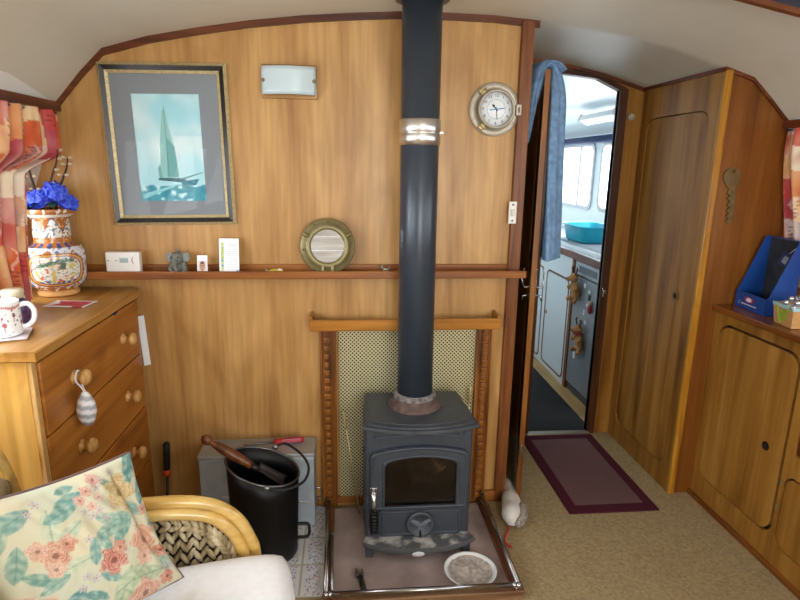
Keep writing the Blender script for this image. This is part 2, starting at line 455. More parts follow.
# aft bulkhead with an open companionway that lets the daylight in
b = MB()
pts = [(hull_x(0, -1)+.1, YA, 0), (hull_x(.86, -1), YA, .86), (hull_x(1.633, -1), YA, 1.633)]+[(x, YA, z+.03) for x, z in roof_profile()[1:-1]]+[(hull_x(1.633, 1), YA, 1.633), (hull_x(.86, 1), YA, .86), (hull_x(0, 1)-.1, YA, 0)]
b.plate(pts, [rrect(-.55, 1.25, .75, 1.80, .05, lambda x, z: (x, YA, z))], (0, -.03, 0)); struct(b.build('wall_back', W_WALL))
# unseen white boards added across the companionway for the porthole mirror to reflect
b = MB()
for i in range(7):
    z = .76+i*.148; b.box(-.56, .06, YA+.004, YA+.022, z, z+.145, .003, col=None)
struct(b.build('mirror_boards', wood('white_boarding', '#b9b2ac', '#dcd8d4', '#ecebe9', 'X', .5, 10, 60, 30.0, figure=.5)))
# galley bulkhead with doorway
b = MB()
head = [(1.0, 1.868), (1.045, 1.882), (1.22, 1.862), (1.335, 1.812)]
pts = [(.70, 2.8, 0), (1.0, 2.8, 0)]+[(x, 2.8, z) for x, z in head]+[(1.335, 2.8, 0), (1.47, 2.8, 0)]+[(x, 2.8, z) for x, z in roof_profile(.70, 1.47)[::-1]]
b.plate(pts, [], (0, .025, 0)); struct(b.build('wall_galley', W_LOCK))
b = MB()
outl = [(.985, 0)]+[(x, z) for x, z in [(.985, 1.885), (1.04, 1.905), (1.235, 1.882), (1.378, 1.82)]]+[(1.378, 0), (1.335, 0)]+head[::-1]+[(1.0, 0)]
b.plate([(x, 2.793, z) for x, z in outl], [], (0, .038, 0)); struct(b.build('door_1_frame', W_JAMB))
strip([(x, 2.799, z+.002) for x, z in roof_profile(.70, 1.47)], .018, .012, 'trim_galley_head', W_TRIMX)

# ------------------------------------------------------------------ tall cupboard on the right
def cup():
    x0 = 1.46
    t = thing('tall_cupboard', 'full-height brown teak cupboard between the galley doorway and the low locker', 'cupboard', (1.65, 2.5, 0))
    b = MB()
    fy = lambda y, z: (x0, y, z)
    outer = [fy(2.195, 0), fy(2.795, 0), fy(2.795, roof_z(x0)-.002), fy(2.195, roof_z(x0)-.002)]
    b.plate(outer, [rrect(2.252, 2.737, .103, 1.680, .06, fy)], (.02, 0, 0))
    b.box(x0+.026, x0+.03, 2.2, 2.79, .05, 1.75); b.build('front_frame', W_LOCK, t)
    b = MB(); b.prism(rrect(2.261, 2.734, .106, 1.674, .055, lambda y, z: (x0+.006, y, z)), (.018, 0, 0), .002); d = b.build('door', W_LOCK2, t)
    f = lambda y, z: (x0+.001, y, z)
    b = MB(); b.plate(circ((2.33, .895), .024, f), [circ((2.33, .895), .014, f)], (.007, 0, 0)); b.build('finger_pull', plain('wood_brown_ring', '#7d5a2c', .35, .4), d)
    b = MB(); b.prism(circ((2.33, .895), .0145, lambda y, z: (x0+.0045, y, z)), (.0008, 0, 0)); b.build('finger_hole', DARK, d)
    # side panel facing the saloon
    prof = roof_profile(x0+.02, XC+HULL_T)
    b = MB(); pts = [(x0+.02, 2.19, 0)]+[(x, 2.19, z-.002) for x, z in prof]+[(hull_x(.86, 1), 2.19, .86), (hull_x(.86, 1), 2.19, 0)]
    b.plate(pts, [], (0, .02, 0)); b.build('side_panel', W_SIDE, t)
    b = MB(); b.box(x0-.003, x0+.028, 2.178, 2.197, 0, roof_z(x0+.015)-.003, .004); b.build('corner_post', W_POST, t)
    return t
cup()
strip([(1.458, 2.80, roof_z(1.46)+.002), (1.458, 2.19, roof_z(1.46)+.002)], .014, .008, 'trim_cupboard_head', W_TRIMY, (-1, 0, 0))
strip([(x, 2.189, z+.002) for x, z in roof_profile(1.455, XC+HULL_T)], .014, .01, 'trim_side_head', W_TRIMX)

# ------------------------------------------------------------------ low locker run with its shelf
def locker():
    x0 = 1.565
    t = thing('low_locker', 'low teak locker run with round-cornered doors under the shelf with the blue box', 'locker', (1.7, 1.0, 0))
    fy = lambda y, z: (x0, y, z)
    b = MB()
    holes = [rrect(1.704, 2.147, .117, .826, .06, fy), rrect(1.136, 1.688, .102, .389, .045, fy), rrect(1.14, 1.67, .47, .66, .01, fy), rrect(.5, 1.08, .115, .82, .06, fy), rrect(-.15, .44, .115, .82, .06, fy)]
    b.plate([fy(-.6, 0), fy(2.187, 0), fy(2.187, .866), fy(-.6, .866)], holes, (.018, 0, 0))
    b.build('front_frame', W_LOCK, t)
    b = MB(); b.box(x0+.03, x0+.034, -.6, 2.187, .04, .866); b.build('back_board', DARK, t)  # blackened sheet paints the shadow gap around the doors
    for i, (y0, y1, z0, z1, r, hole) in enumerate(((1.721, 2.144, .121, .814, .055, (1.80, .437)), (1.146, 1.684, .106, .379, .04, (1.25, .25)), (.506, 1.074, .121, .814, .055, (.62, .44)), (-.144, .434, .121, .814, .055, (.05, .44)))):
        b = MB(); b.prism(rrect(y0, y1, z0, z1, r, lambda y, z: (x0+.003, y, z)), (.018, 0, 0), .002); d = b.build('door', W_LOCK2, t)
        f = lambda y, z: (x0+.0005, y, z)
        b = MB(); b.plate(circ(hole, .017, f), [circ(hole, .011, f)], (.004, 0, 0)); b.build('finger_ring', plain('chromed_brass', '#9a8f7a', .2, 1), d)
        b = MB(); b.prism(circ(hole, .0115, lambda y, z: (x0+.002, y, z)), (.0012, 0, 0)); b.build('finger_hole', DARK, d)
    b = MB(); b.box(x0+.006, x0+.02, 1.146, 1.664, .474, .656, .002); b.build('drawer_front', W_TRIMY, t)
    for yy, zz in ((1.697, .347), (1.70, .245)):
        b = MB(); b.box(x0-.002, x0+.001, yy-.004, yy+.004, zz-.012, zz+.012); b.build('hinge', BRASS2, t)
    b = MB(); b.box(x0-.012, x0+.002, -.6, 2.187, 0, .022, .003); b.build('plinth', W_LSHELF, t)
    # shelf board
    b = MB(); b.box(1.545, hull_x(.88, 1)-.004, -.6, 2.186, .867, .893, .004); b.build('shelf_board', W_LSHELF, t)
locker()
# ------------------------------------------------------------------ fireplace surround on the wall
def perforated():
    m, nt, b = base_mat('perforated_brass')
    v = coords(nt, (1, 1, 1), rot=(0, PI/4, 0))
    vo = N(nt, 'ShaderNodeTexVoronoi'); vo.inputs['Scale'].default_value = 1/.0112; vo.inputs['Randomness'].default_value = 0
    nt.links.new(v, vo.inputs[0])
    sx = N(nt, 'ShaderNodeSeparateXYZ'); nt.links.new(v, sx.inputs[0])
    cb = N(nt, 'ShaderNodeCombineXYZ'); nt.links.new(sx.outputs[0], cb.inputs[0]); nt.links.new(sx.outputs[2], cb.inputs[2])
    nt.links.new(cb.outputs[0], vo.inputs[0])
    hole = ramp(nt, vo.outputs['Distance'], [(.31, (0, 0, 0, 1)), (.37, (1, 1, 1, 1))])
    c = mixc(nt, hole, (.006, .005, .003, 1), rgba('#cdc79c'))
    nt.links.new(c, b.inputs['Base Color']); nt.links.new(mixc(nt, hole, (0, 0, 0, 1), (.4, .4, .4, 1)), b.inputs['Metallic'])
    b.inputs['Roughness'].default_value = .42
    return m
PERF = perforated()
def surround():
    t = thing('fireplace_surround', 'carved oak fireplace surround with perforated brass back panel behind the black stove', 'fireplace surround', (.247, 2.2, 0))
    b = MB(); b.box(-.03, .535, 2.190, 2.198, .03, .80); b.build('brass_panel', PERF, t)
    for x0, x1, inner in ((-.105, -.040, 1), (.532, .597, 0)):
        b = MB()
        b.box(x0, x1, 2.172, 2.199, .02, .818, .002)
        b.box(x0, x0+.008, 2.166, 2.172, .02, .818, .002); b.box(x1-.008, x1, 2.166, 2.172, .02, .818, .002)
        a, c = (x0+.016, x1-.022) if inner else (x0+.022, x1-.016)
        b.box(a-.003, a, 2.164, 2.172, .02, .818); b.box(c, c+.003, 2.164, 2.172, .02, .818)
        z = .035; i = 0
        while z < .80:
            h = .022
            b.prism([(a+.001, 2.172, z), (c-.001, 2.172, z), (c-.001, 2.172, z+h), (a+.001, 2.172, z+h)], (0, -.010, 0), .004, 2)
            z += .034; i += 1
        b.build('pilaster', W_PILASTER, t)
    b = MB(); b.box(-.04, .54, 2.180, 2.199, .02, .05, .003); b.build('bottom_rail', W_PILASTER, t)
    m = MB()
    m.box(-.139, .608, 2.098, 2.199, .817, .823, .002)
    m.box(-.139, .608, 2.098, 2.112, .817, .862, .003)
    m.box(-.139, -.128, 2.11, 2.199, .817, .872, .003); m.box(.597, .608, 2.11, 2.199, .817, .872, .003)
    m.build('mantel_tray', W_MANTEL, t)
surround()

# ------------------------------------------------------------------ long wall shelf
def wall_shelf():
    t = thing('wall_shelf', 'long narrow hardwood shelf across the panelled wall above the stove mantel', 'shelf', (-.15, 2.2, 1.02))
    b = MB(); b.box(-1.06, .703, 2.118, 2.199, 1.020, 1.032, .002); b.box(-1.06, .703, 2.112, 2.122, 1.0195, 1.049, .003); b.build('shelf_board', W_SHELF, t)
    b = MB(); b.box(-1.06, .655, 2.189, 2.199, 1.032, 1.063, .003); b.build('back_strip', W_SHELF, t)
wall_shelf()
SH = 1.0325   # shelf board top

# ------------------------------------------------------------------ hearth
def hearth():
    t = thing('hearth', 'low slate hearth tray edged with chrome rails under the black stove', 'hearth', (.26, 1.9, 0))
    b = MB(); b.box(-.055, .567, 1.622, 2.158, .001, .012, .003); b.build('slab', HEARTHM, t)
    for x0, x1 in ((-.078, -.054), (.566, .602)):
        b = MB(); b.box(x0, x1, 1.60, 2.156, .001, .038, .004); b.build('edge_board', W_HEARTH, t)
    b = MB(); b.box(-.078, .602, 1.598, 1.622, .001, .034, .004); b.build('edge_board', wood('hearth_edge_wood_x', '#6b4a30', '#8a6a4c', '#a08263', 'X', .5, 24, 110, 14.4), t)
    zr = .062
    def rail(p, q, posts, r=.0085):
        b = MB(); b.tube([p, q], r, 12)
        for e in (p, q): b.ell(e, r*1.35, nu=12, nv=8)
        b.build('chrome_rail', CHROME, t)
        for u in posts:
            c = Vector(p)+(Vector(q)-Vector(p))*u
            b = MB(); b.tube([(c.x, c.y, .034), (c.x, c.y, zr)], .006, 10); b.lathe([(.013, .036), (.013, .041), (.007, .044)], (c.x, c.y, 0), 14); b.build('rail_post', CHROME, t)
    rail((-.073, 1.60, zr), (-.080, 2.135, zr), (.04, .93))
    rail((.577, 1.595, zr), (.583, 2.148, zr), (.04, .95))
    rail((-.06, 1.606, zr-.004), (.565, 1.603, zr-.004), ())
    b = MB(); b.tube([(-.053, 1.63, .05), (-.058, 1.93, .05)], .005, 8); b.ell((-.058, 1.93, .05), .007, nu=10, nv=6); b.build('fire_iron_rest', CHROME, t)
hearth()

# ------------------------------------------------------------------ stove
def stove():
    xc = .263; z0 = .0128
    t = thing('wood_stove', 'grey black cast-iron wood-burning stove with arched glass door standing on the hearth', 'stove', (xc, 1.97, z0))
    # body
    b = MB(); yF = 1.862
    b.box(.066, .460, yF, 2.12, .075, .525, .012, 3); b.build('body', IRON, t)
    # top plate: bowed front edge, two steps
    def outline(grow, yb=2.13):
        pts = [(.452+grow*.4, yb, 0), (.070-grow*.4, yb, 0)]
        n = 18
        for i in range(n+1):
            u = i/n; x = (.055-grow)+(u)*(.418+2*grow)
            pts.append((x, 1.842-.045*(1-(2*u-1)**2)-grow-.006*(u), 0))
        return pts
    b = MB()
    for g, za, zb in ((-.012, .520, .530), (.002, .528, .541), (-.010, .540, .548)):
        b.prism([(x, y, za) for x, y, _ in outline(g)], (0, 0, zb-za), .0035, 2)
    b.prism([(x, y, .5475) for x, y, _ in outline(-.030, 2.11)], (0, 0, .004), .002, 2)
    b.build('top_plate', IRONTOP, t)
    b = MB()
    rust = plain('rusty_collar', '#5d4a44', .75, .2, .35, 40, .3, 200)
    b.lathe([(.100, .550), (.102, .556), (.092, .560), (.086, .572), (.080, .586), (.078, .592)], (.259, 2.0, 0), 40); b.build('flue_collar', rust, t)
    b = MB(); b.lathe([(.079, .588), (.081, .596), (.076, .604), (.068, .607)], (.259, 2.0, 0), 40, cap=False); b.build('fire_cement', plain('white_fire_cement', '#77716e', .9, 0, .8, 45, .5, 90), t)
    # front frame mouldings above the door
    b = MB()
    def arch(x0, x1, z0_, z1, rise, y, r):
        pts = [(x0, y, z0_), (x0, y, z1)]
        n = 14
        for i in range(n+1):
            u = i/n; pts.append((x0+(x1-x0)*u, y, z1+rise*(1-(2*u-1)**2)))
        pts.append((x1, y, z0_)); return pts
    def ridge(bb, pts, r, closed=False): bb.tube(pts, r, 8, closed=closed)
    ridge(b, [(.10, yF, .480), (.12, yF, .487)]+[(.12+.29*i/10, yF, .487+.006*(1-(2*i/10-1)**2)) for i in range(1, 10)]+[(.41, yF, .487), (.43, yF, .480), (.43, yF, .510), (.10, yF, .510)], .004, True)
    b.build('front_moulding', IRON, t)
    # door
    yd = yF-.018
    def door_outline(g, z0_=.205, z1=.440, rise=.022, xa=.082, xb=.444):
        pts = []
        n = 16
        x0, x1 = xa-g, xb+g
        zb = z0_-g; zt = z1+g; r = .03
        pts += [(x0, zb), (x1, zb), (x1, zt-r)]
        for i in range(1, 5): a = .5*PI*i/5; pts.append((x1-r+r*math.cos(a), zt-r+r*math.sin(a)*.9))
        for i in range(n+1):
            u = i/n; x = x1-r+(x0+r-x1+r)*u; pts.append((x, zt+rise*(1-(2*u-1)**2)*.8-.002))
        for i in range(1, 5): a = .5*PI+.5*PI*i/5; pts.append((x0+r+r*math.cos(a), zt-r+r*math.sin(a)*.9))
        pts.append((x0, zt-r)); return pts
    g_out = door_outline(0); g_in = door_outline(-.040, .205+.0, .425-.0)
    g_in = [(x, max(z, .212)) for x, z in door_outline(0, .212, .402, .016, .137, .402)]
    d = MB(); d.plate([(x, yd, z) for x, z in g_out], [[(x, yd, z) for x, z in g_in]], (0, .022, 0))
    d.tube([(x, yd, z) for x, z in door_outline(-.006)], .0055, 8, closed=True)
    d.tube([(x, yd, z) for x, z in door_outline(.006, .212, .402, .016, .137, .402)], .0045, 8, closed=True)
    # lower air-control panel belongs to the door casting
    d.prism(rrect(.118, .425, .090, .200, .008, lambda x, z: (x, yd+.004, z)), (0, .02, 0), .003)
    ridge(d, rrect(.128, .415, .098, .190, .006, lambda x, z: (x, yd+.004, z), 3), .003, True)
    dr = d.build('door', IRON, t)
    m, nt, bb = base_mat('sooty_stove_glass')
    n = N(nt, 'ShaderNodeTexNoise'); n.inputs['Scale'].default_value = 14; n.inputs['Detail'].default_value = 6; nt.links.new(coords(nt), n.inputs[0])
    nt.links.new(ramp(nt, n.outputs[0], [(.42, '#060505'), (.6, '#1a120d'), (.72, '#3a2a20')]), bb.inputs['Base Color']); bb.inputs['Roughness'].default_value = .14
    b = MB(); b.prism([(x, yd+.012, z) for x, z in door_outline(.004, .212, .402, .016, .137, .402)], (0, .004, 0)); b.build('glass', m, dr)
    # handle
    b = MB(); b.box(.083, .109, yd-.006, yd+.004, .274, .300, .002); b.tube([(.095, yd-.002, .289), (.095, yd-.022, .282)], .008, 10); b.build('latch_plate', CHROME, dr)
    h = MB(); h.tube([(.095, yd-.02, .284), (.096, yd-.024, .25), (.096, yd-.026, .215)], [.009, .007, .0065], 10); hd = h.build('handle_shaft', STEEL, dr)
    h = MB(); pr_ = []
    for i in range(26): pr_.append((.0122+.0024*math.cos(i*PI*.5)+.0025*math.sin(PI*i/25), i*.0034))
    h.lathe(pr_, (.096, yd-.027, .132), 16); h.build('coil_grip', BLACK, dr)
    # spin wheel air control
    wx, wz = .270, .143; yw = yd-.002
    MW = Matrix(((1, 0, 0, 0), (0, 0, -1, 0), (0, 1, 0, 0), (0, 0, 0, 1)))   # lathe axis towards the viewer
    b = MB(); b.lathe([(.052, 0), (.052, .008), (.047, .012), (.042, .010), (.040, .006), (0, .006)], (wx, yw, wz), 36, M=MW)
    b.build('air_wheel', IRONTOP, dr); b = MB()
    for a in (30, 150, 270):
        a = math.radians(a); u = Vector((math.cos(a), 0, math.sin(a))); w = Vector((-math.sin(a), 0, math.cos(a)))
        o = Vector((wx, yw-.006, wz))
        b.prism([o+w*.009, o+u*.042+w*.006, o+u*.042-w*.006, o-w*.009], (0, -.007, 0), .0015)
    b.build('wheel_spokes', plain('highlight_iron', '#6a717a', .4, .3), dr)  # spokes coloured paler than the wheel to paint in their highlights
    b = MB(); b.box(wx-.005, wx+.005, yw-.013, yw-.008, wz-.05, wz-.02, .001); b.build('wheel_tab', BLACKM, dr)
    # ash lip
    m2, nt, bb = base_mat('ash_dusted_lip')
    n = N(nt, 'ShaderNodeTexNoise'); n.inputs['Scale'].default_value = 16; n.inputs['Detail'].default_value = 5; nt.links.new(coords(nt), n.inputs[0])
    geo = N(nt, 'ShaderNodeNewGeometry'); sx = N(nt, 'ShaderNodeSeparateXYZ'); nt.links.new(geo.outputs['Normal'], sx.inputs[0])
    ash = ramp(nt, n.outputs[0], [(.46, (0, 0, 0, 1)), (.62, (1, 1, 1, 1))])
    up_ = ramp(nt, sx.outputs[2], [(.7, (0, 0, 0, 1)), (.95, (1, 1, 1, 1))])
    nt.links.new(mixc(nt, mixc(nt, 1, ash, up_, 'MULTIPLY'), rgba('#4a4b4d'), rgba('#aeaaa4')), bb.inputs['Base Color']); bb.inputs['Roughness'].default_value = .75
    def lip(g):
        pts = [(.452, 1.87, 0), (.072, 1.87, 0)]
        for i in range(19):
            u = i/18; pts.append((.054-g+u*(.424+2*g), 1.828-g-.052*(1-abs(2*u-1)**2.6), 0))
        return pts
    b = MB()
    b.prism([(x, y, .054) for x, y, _ in lip(-.010)], (0, 0, .016), .003, 2)
    b.prism([(x, y, .068) for x, y, _ in lip(0)], (0, 0, .018), .004, 2)
    b.build('ash_lip', m2, t)
    b = MB(); b.ell((.256, 1.771, .066), (.024, .004, .010), nu=16, nv=8); b.build('maker_badge', plain('pale_badge', '#b9bcbf', .5), t)
    for x, y in ((.085, 1.85), (.445, 1.85), (.085, 2.10), (.445, 2.10)):
        s = 1 if x > .2 else -1
        b = MB(); b.prism([(x-.017, y-.016, .065), (x+.017, y-.016, .065), (x+.012+s*.006, y-.016, z0), (x-.012+s*.006, y-.016, z0)], (0, .032, 0), .003); b.build('leg', IRON, t)
    for zz in (.16, .42):
        b = MB(); b.tube([(.068, 1.93, zz-.02), (.068, 1.93, zz+.02)], .008, 10); b.build('hinge_knuckle', IRON, t)
stove()
# flue
def flue():
    t = thing('flue_pipe', 'tall dark grey flue pipe with shiny steel band above the stove', 'flue pipe', (.258, 2.0, .60))
    z1 = roof_z(.255)-.002
    b = MB(); b.tube([(.259, 2.0, .607), (.257, 2.0, 1.2), (.255, 2.0, z1)], .0665, 48, up=(1, 0, 0)); b.build('pipe', FLUE, t)
    b = MB(); c = (.2565, 2.0, 0)
    b.lathe([(.0665, 1.509), (.0705, 1.511), (.071, 1.545), (.0695, 1.548), (.0695, 1.551), (.0715, 1.554), (.0715, 1.592), (.0665, 1.595)], (c[0], c[1], 0), 48, cap=False)
    b.build('steel_band', STEEL, t)
    b = MB(); b.box(c[0]+.066, c[0]+.078, 1.985, 2.0, 1.548, 1.556, .001); b.build('band_clamp', STEEL, t)
    b = MB(); b.lathe([(.068, z1-.010), (.088, z1-.008), (.092, z1-.001), (.068, z1-.0005)], (.255, 2.0, 0), 40, cap=False); b.build('ceiling_ring', plain('grey_ceiling_ring', '#55585c', .4, .5), t)
flue()

# ------------------------------------------------------------------ things on the hearth
def ash_dish():
    c = (.437, 1.712, .0124)
    t = thing('enamel_dish', 'white enamel dish of grey ash on the front of the hearth', 'dish', c)
    b = MB(); b.lathe([(0, .002), (.058, .002), (.065, .004), (.088, .024), (.094, .027), (.0945, .029), (.090, .029), (.083, .025), (.061, .008), (0, .007)], c, 40); b.build('bowl', plain('white_enamel', '#dcdcda', .25), t)
    b = MB()
    def f(u, v):
        a = 2*PI*u; r = .079*v; x, y = r*math.cos(a), r*math.sin(a)
        return (c[0]+x, c[1]+y, c[2]+.0135+.010*v*v+.012*math.exp(-((x+.01)**2+(y-.015)**2)/.0012)*1.2+.005*nz(x*60+9, y*60+4, 1)+.003*nz(x*160, y*160, 4))
    b.grid(f, 48, 18, wrapu=True); b.build('ash_heap', ASH, t)
ash_dish()
def riddling_tool():
    t = thing('riddling_tool', 'small black-handled stove riddling tool lying on the hearth', 'stove tool', (.05, 1.69, .012))
    z = .0235
    b = MB(); b.tube([(.044, 1.725, z), (.056, 1.648, z)], [.0085, .0105], 12); b.ell((.056, 1.647, z), (.011, .008, .0095), nu=12, nv=8); b.build('handle', BLACKM, t)
    b = MB()
    b.box(.026, .056, 1.727, 1.742, .0145, .028, .002); b.box(.026, .034, 1.74, 1.765, .0145, .027, .002); b.box(.047, .055, 1.74, 1.76, .0145, .027, .002); b.build('claw', plain('worn_steel', '#6f6a66', .45, .8), t)
riddling_tool()
def brass_tool(name, label, p, q, knob=True):
    t = thing(name, label, 'fire iron', (q[0], q[1], q[2]))
    P, Q = Vector(p), Vector(q); d = (Q-P)
    b = MB(); b.tube([P, Q], .0035, 8); b.build('rod', BRASS, t)
    b = MB(); pts = [P+d.normalized()*s for s in (-.01, 0, .012, .02, .03, .045, .055, .07)]
    b.tube(pts, [.002, .007, .004, .0075, .005, .0075, .004, .0035], 10); b.build('turned_handle', BRASS, t)
brass_tool('brass_poker', 'thin brass poker leaning on the perforated panel beside the stove door hinges', (-.012, 2.155, .45), (.052, 2.11, .014))
brass_tool('brass_tongs', 'short brass fire iron with turned knob tucked behind the stove by the carved post', (.508, 2.145, .55), (.500, 2.155, .014))

# ------------------------------------------------------------------ tile panel, metal box, coal scuttle
def tiles():
    b = MB()
    x0, x1, y0, y1 = -.60, -.082, 1.66, 2.185
    def colf(u, v):
        x = x0+(x1-x0)*u; y = y0+(y1-y0)*v
        gx = abs(((x-x1)/.086+.0) % 1); gy = abs(((y-y0)/.155) % 1)
        base = hx('#d8d6cf')
        if gx < .07 or gx > .96 or gy < .02 or gy > .98: return hx('#a9a399')
        # printed band down the middle of each tile
        if .22 < gx < .82:
            n = nz(x*140, y*110, 3); n2 = nz(x*170, y*150, 11)
            if n > .27: return hx('#6f7aa6') if n2 > -.12 else hx('#a8606a')
            if n2 > .38: return hx('#b98d5a')
            return hx('#cfd0d4')
        if .17 < gx < .88 and nz(x*60, y*60, 7) > .2: return hx('#c4c8d4')
        return base
    b.grid(lambda u, v: (x0+(x1-x0)*u, y0+(y1-y0)*v, .010), 150, 150, colf)
    o = b.build('tile_panel', painted('printed_tiles', .18, coat=.3), None, recalc=False)
    # give the panel a real edge
    md = o.modifiers.new('thickness', 'SOLIDIFY'); md.thickness = .009; md.offset = -1
    tag(o, 'floor panel of white tiles printed with small blue and red flowers under the coal scuttle', 'tile panel')
tiles()
def metal_box():
    t = thing('metal_box', 'dull galvanised metal box against the wall behind the black coal scuttle', 'box', (-.34, 2.11, .010))
    x0, x1, y0, y1 = -.572, -.130, 2.045, 2.184
    b = MB(); b.box(x0, x1, y0, y1, .0115, .318, .004); b.build('body', GALV, t)
    b = MB(); b.box(x0-.004, x1+.004, y0-.004, y1, .318, .336, .004); b.build('lid', plain('pale_galvanised_lid', '#a9aeb0', .5, .5, .12, 12, .1, 40), t)
    b = MB(); b.tube(smooth_path([(x1+.002, 2.07, .17), (x1+.022, 2.07, .165), (x1+.024, 2.07, .13), (x1+.002, 2.07, .12)], 5), .003, 8); b.build('side_handle', CHROME, t)
    b = MB(); b.prism([(x0+.08, y0-.0005, .155), (x1-.02, y0-.0005, .112), (x1-.02, y0-.0005, .120), (x0+.08, y0-.0005, .163)], (0, -.002, 0)); b.build('seam_strip', STEEL, t)
metal_box()
def offcut():
    b = MB(); b.prism([(-.592, 2.17, .012), (-.579, 2.17, .012), (-.579, 2.17, .27), (-.592, 2.17, .275)], (0, .014, 0), .002)
    tag(b.build('board_offcut', plain('grey_white_board', '#b3b4ba', .6)), 'narrow grey-white offcut standing on end beside the metal box', 'offcut')
offcut()
def screwdriver():
    z = .336
    t = thing('screwdriver', 'screwdriver with a clear red handle lying on the metal box lid', 'screwdriver', (-.30, 2.12, z))
    P = lambda s: Vector((-.41+s*.235, 2.105+s*.035, z+.0125))
    b = MB(); b.tube([P(0), P(.04), P(.52)], [.003, .006, .006], 10); b.build('blade', plain('screwdriver_steel', '#8b8d90', .3, .9), t)
    b = MB(); b.tube([P(.5), P(.53), P(.6), P(.92), P(.98), P(1)], [.007, .012, .0122, .0122, .011, .006], 12); b.build('handle', RED, t)
    b = MB(); b.tube([P(.64), P(.95)], [.0124, .0124], 6, up=(0, .3, 1)); b.build('grip_band', plain('pale_blue_grip', '#8fb0d6', .4), t)
screwdriver()
def scuttle():
    cx, cy, r0, r1 = -.306, 1.905, .117, .129
    t = thing('coal_scuttle', 'black enamelled coal scuttle with slanted rim standing in front of the metal box', 'coal scuttle', (cx, cy, .011))
    rim = lambda x: .366-.30*(x-cx)
    n = 48; b = MB(); rings = []
    def ring(rr, zf, off=0): return [b._v((cx+rr*math.cos(2*PI*k/n), cy+rr*math.sin(2*PI*k/n)*.98, zf(cx+rr*math.cos(2*PI*k/n)))) for k in range(n)]
    lev = [0, .02, .12, .3, .55, .8, 1]
    for q in lev:
        rr = r0+(r1-r0)*q - (.01 if q == 0 else 0)
        rings.append(ring(rr, lambda x, q=q: .0115+(rim(x)-.0115)*q))
    for q in lev[::-1]:
        rr = r0+(r1-r0)*q-.003-(.01 if q == 0 else 0)
        rings.append(ring(rr, lambda x, q=q: .0145+(rim(x)-.0145)*q))
    for a, c in zip(rings, rings[1:]):
        for k in range(n): b._f([a[k], a[(k+1) % n], c[(k+1) % n], c[k]], True)
    b._f(rings[0][::-1]); b._f(rings[-1]); b.build('bucket', BLACK, t)
    b = MB(); b.tube([(cx+(r1+.001)*math.cos(2*PI*k/n), cy+(r1+.001)*.98*math.sin(2*PI*k/n), rim(cx+r1*math.cos(2*PI*k/n))) for k in range(n)], .004, 8, closed=True); b.build('rim_wire', plain('worn_rim_steel', '#74767a', .3, .9), t)
    pv = [(cx+.03, cy+r1, .372), (cx+.03, cy-r1*.99, .352)]
    b = MB(); b.tube(smooth_path([pv[0], (cx+.07, cy+.125, .388), (cx+.135, cy+.06, .375), (cx+.165, cy, .352), (cx+.15, cy-.07, .338), (cx+.09, cy-.125, .342), pv[1]], 8), .0048, 8); b.build('bail_handle', BLACKM, t)
    for p in pv:
        b = MB(); b.ell(p, (.012, .008, .010), nu=12, nv=8); b.build('bail_lug', plain('lug_steel', '#8d8f92', .3, .9), t)
    xr = cx+.122
    b = MB(); b.tube(smooth_path([(xr-.004, cy-.02, .135), (xr+.035, cy-.025, .137), (xr+.042, cy-.025, .118), (xr+.036, cy-.025, .085), (xr-.004, cy-.02, .078)], 5), .006, 8); b.build('tipping_handle', BLACKM, t)
    # coal inside
    b = MB()
    for i in range(26):
        a = random.random()*2*PI; rr = random.random()**.5*.085
        b.ell((cx+rr*math.cos(a), cy+rr*math.sin(a), .13+random.random()*.015), (.02, .018, .015), M=Matrix.Rotation(random.random()*3, 3, 'X'), nu=7, nv=5)
    o = b.build('coal', BLACKM, t); o['kind'] = 'stuff'
    # shovel resting in the scuttle
    s = thing('coal_shovel', 'small coal shovel with turned wooden handle resting in the scuttle', 'shovel', (cx-.09, cy, .40))
    A, B_ = Vector((-.515, 1.90, .492)), Vector((-.345, 1.895, .375))
    d = (B_-A).normalized(); L = (B_-A).length
    b = MB(); prof = [(0, .004), (.008, .014), (.018, .019), (.028, .019), (.038, .013), (.044, .010), (.055, .013), (.085, .0175), (.12, .019), (.155, .0175), (.185, .015), (L, .014)]
    b.tube([A+d*q for q, _ in prof], [r for _, r in prof], 14); b.build('handle', W_HANDLE, s)
    b = MB(); C = B_+d*.03; b.tube([B_, C], [.012, .009], 10)
    side = Vector((0, 1, 0)); nrm = d.cross(side).normalized()
    def blade(u, v):
        return C+d*(u*.115-.005)+side*((v-.5)*(.05+.03*u))+nrm*(.018*(2*v-1)**2-.004)
    b.grid(blade, 8, 8); o = b.build('blade', plain('sooty_steel', '#3a3432', .5, .6, .3, 40), s)
    md = o.modifiers.new('thickness', 'SOLIDIFY'); md.thickness = .002
scuttle()
def wire_brush():
    t = thing('fireside_brush', 'thin tool with black and orange grip leaning on the wall beside the chest', 'hand tool', (-.735, 2.175, 0))
    b = MB(); b.tube([(-.738, 2.13, .003), (-.732, 2.165, .20)], .0055, 10); b.build('shaft', plain('tool_shaft', '#3b3a3c', .35, .7), t)
    b = MB(); b.tube([(-.7325, 2.163, .205), (-.732, 2.165, .225), (-.729, 2.17, .30), (-.728, 2.172, .328), (-.726, 2.172, .335)], [.011, .013, .013, .0135, .006], 12); b.build('grip', BLACKM, t)
    b = MB(); b.tube([(-.7328, 2.161, .195), (-.7322, 2.164, .218)], .0138, 12); b.build('orange_collar', plain('orange_plastic', '#d5561c', .4), t)
wire_brush()
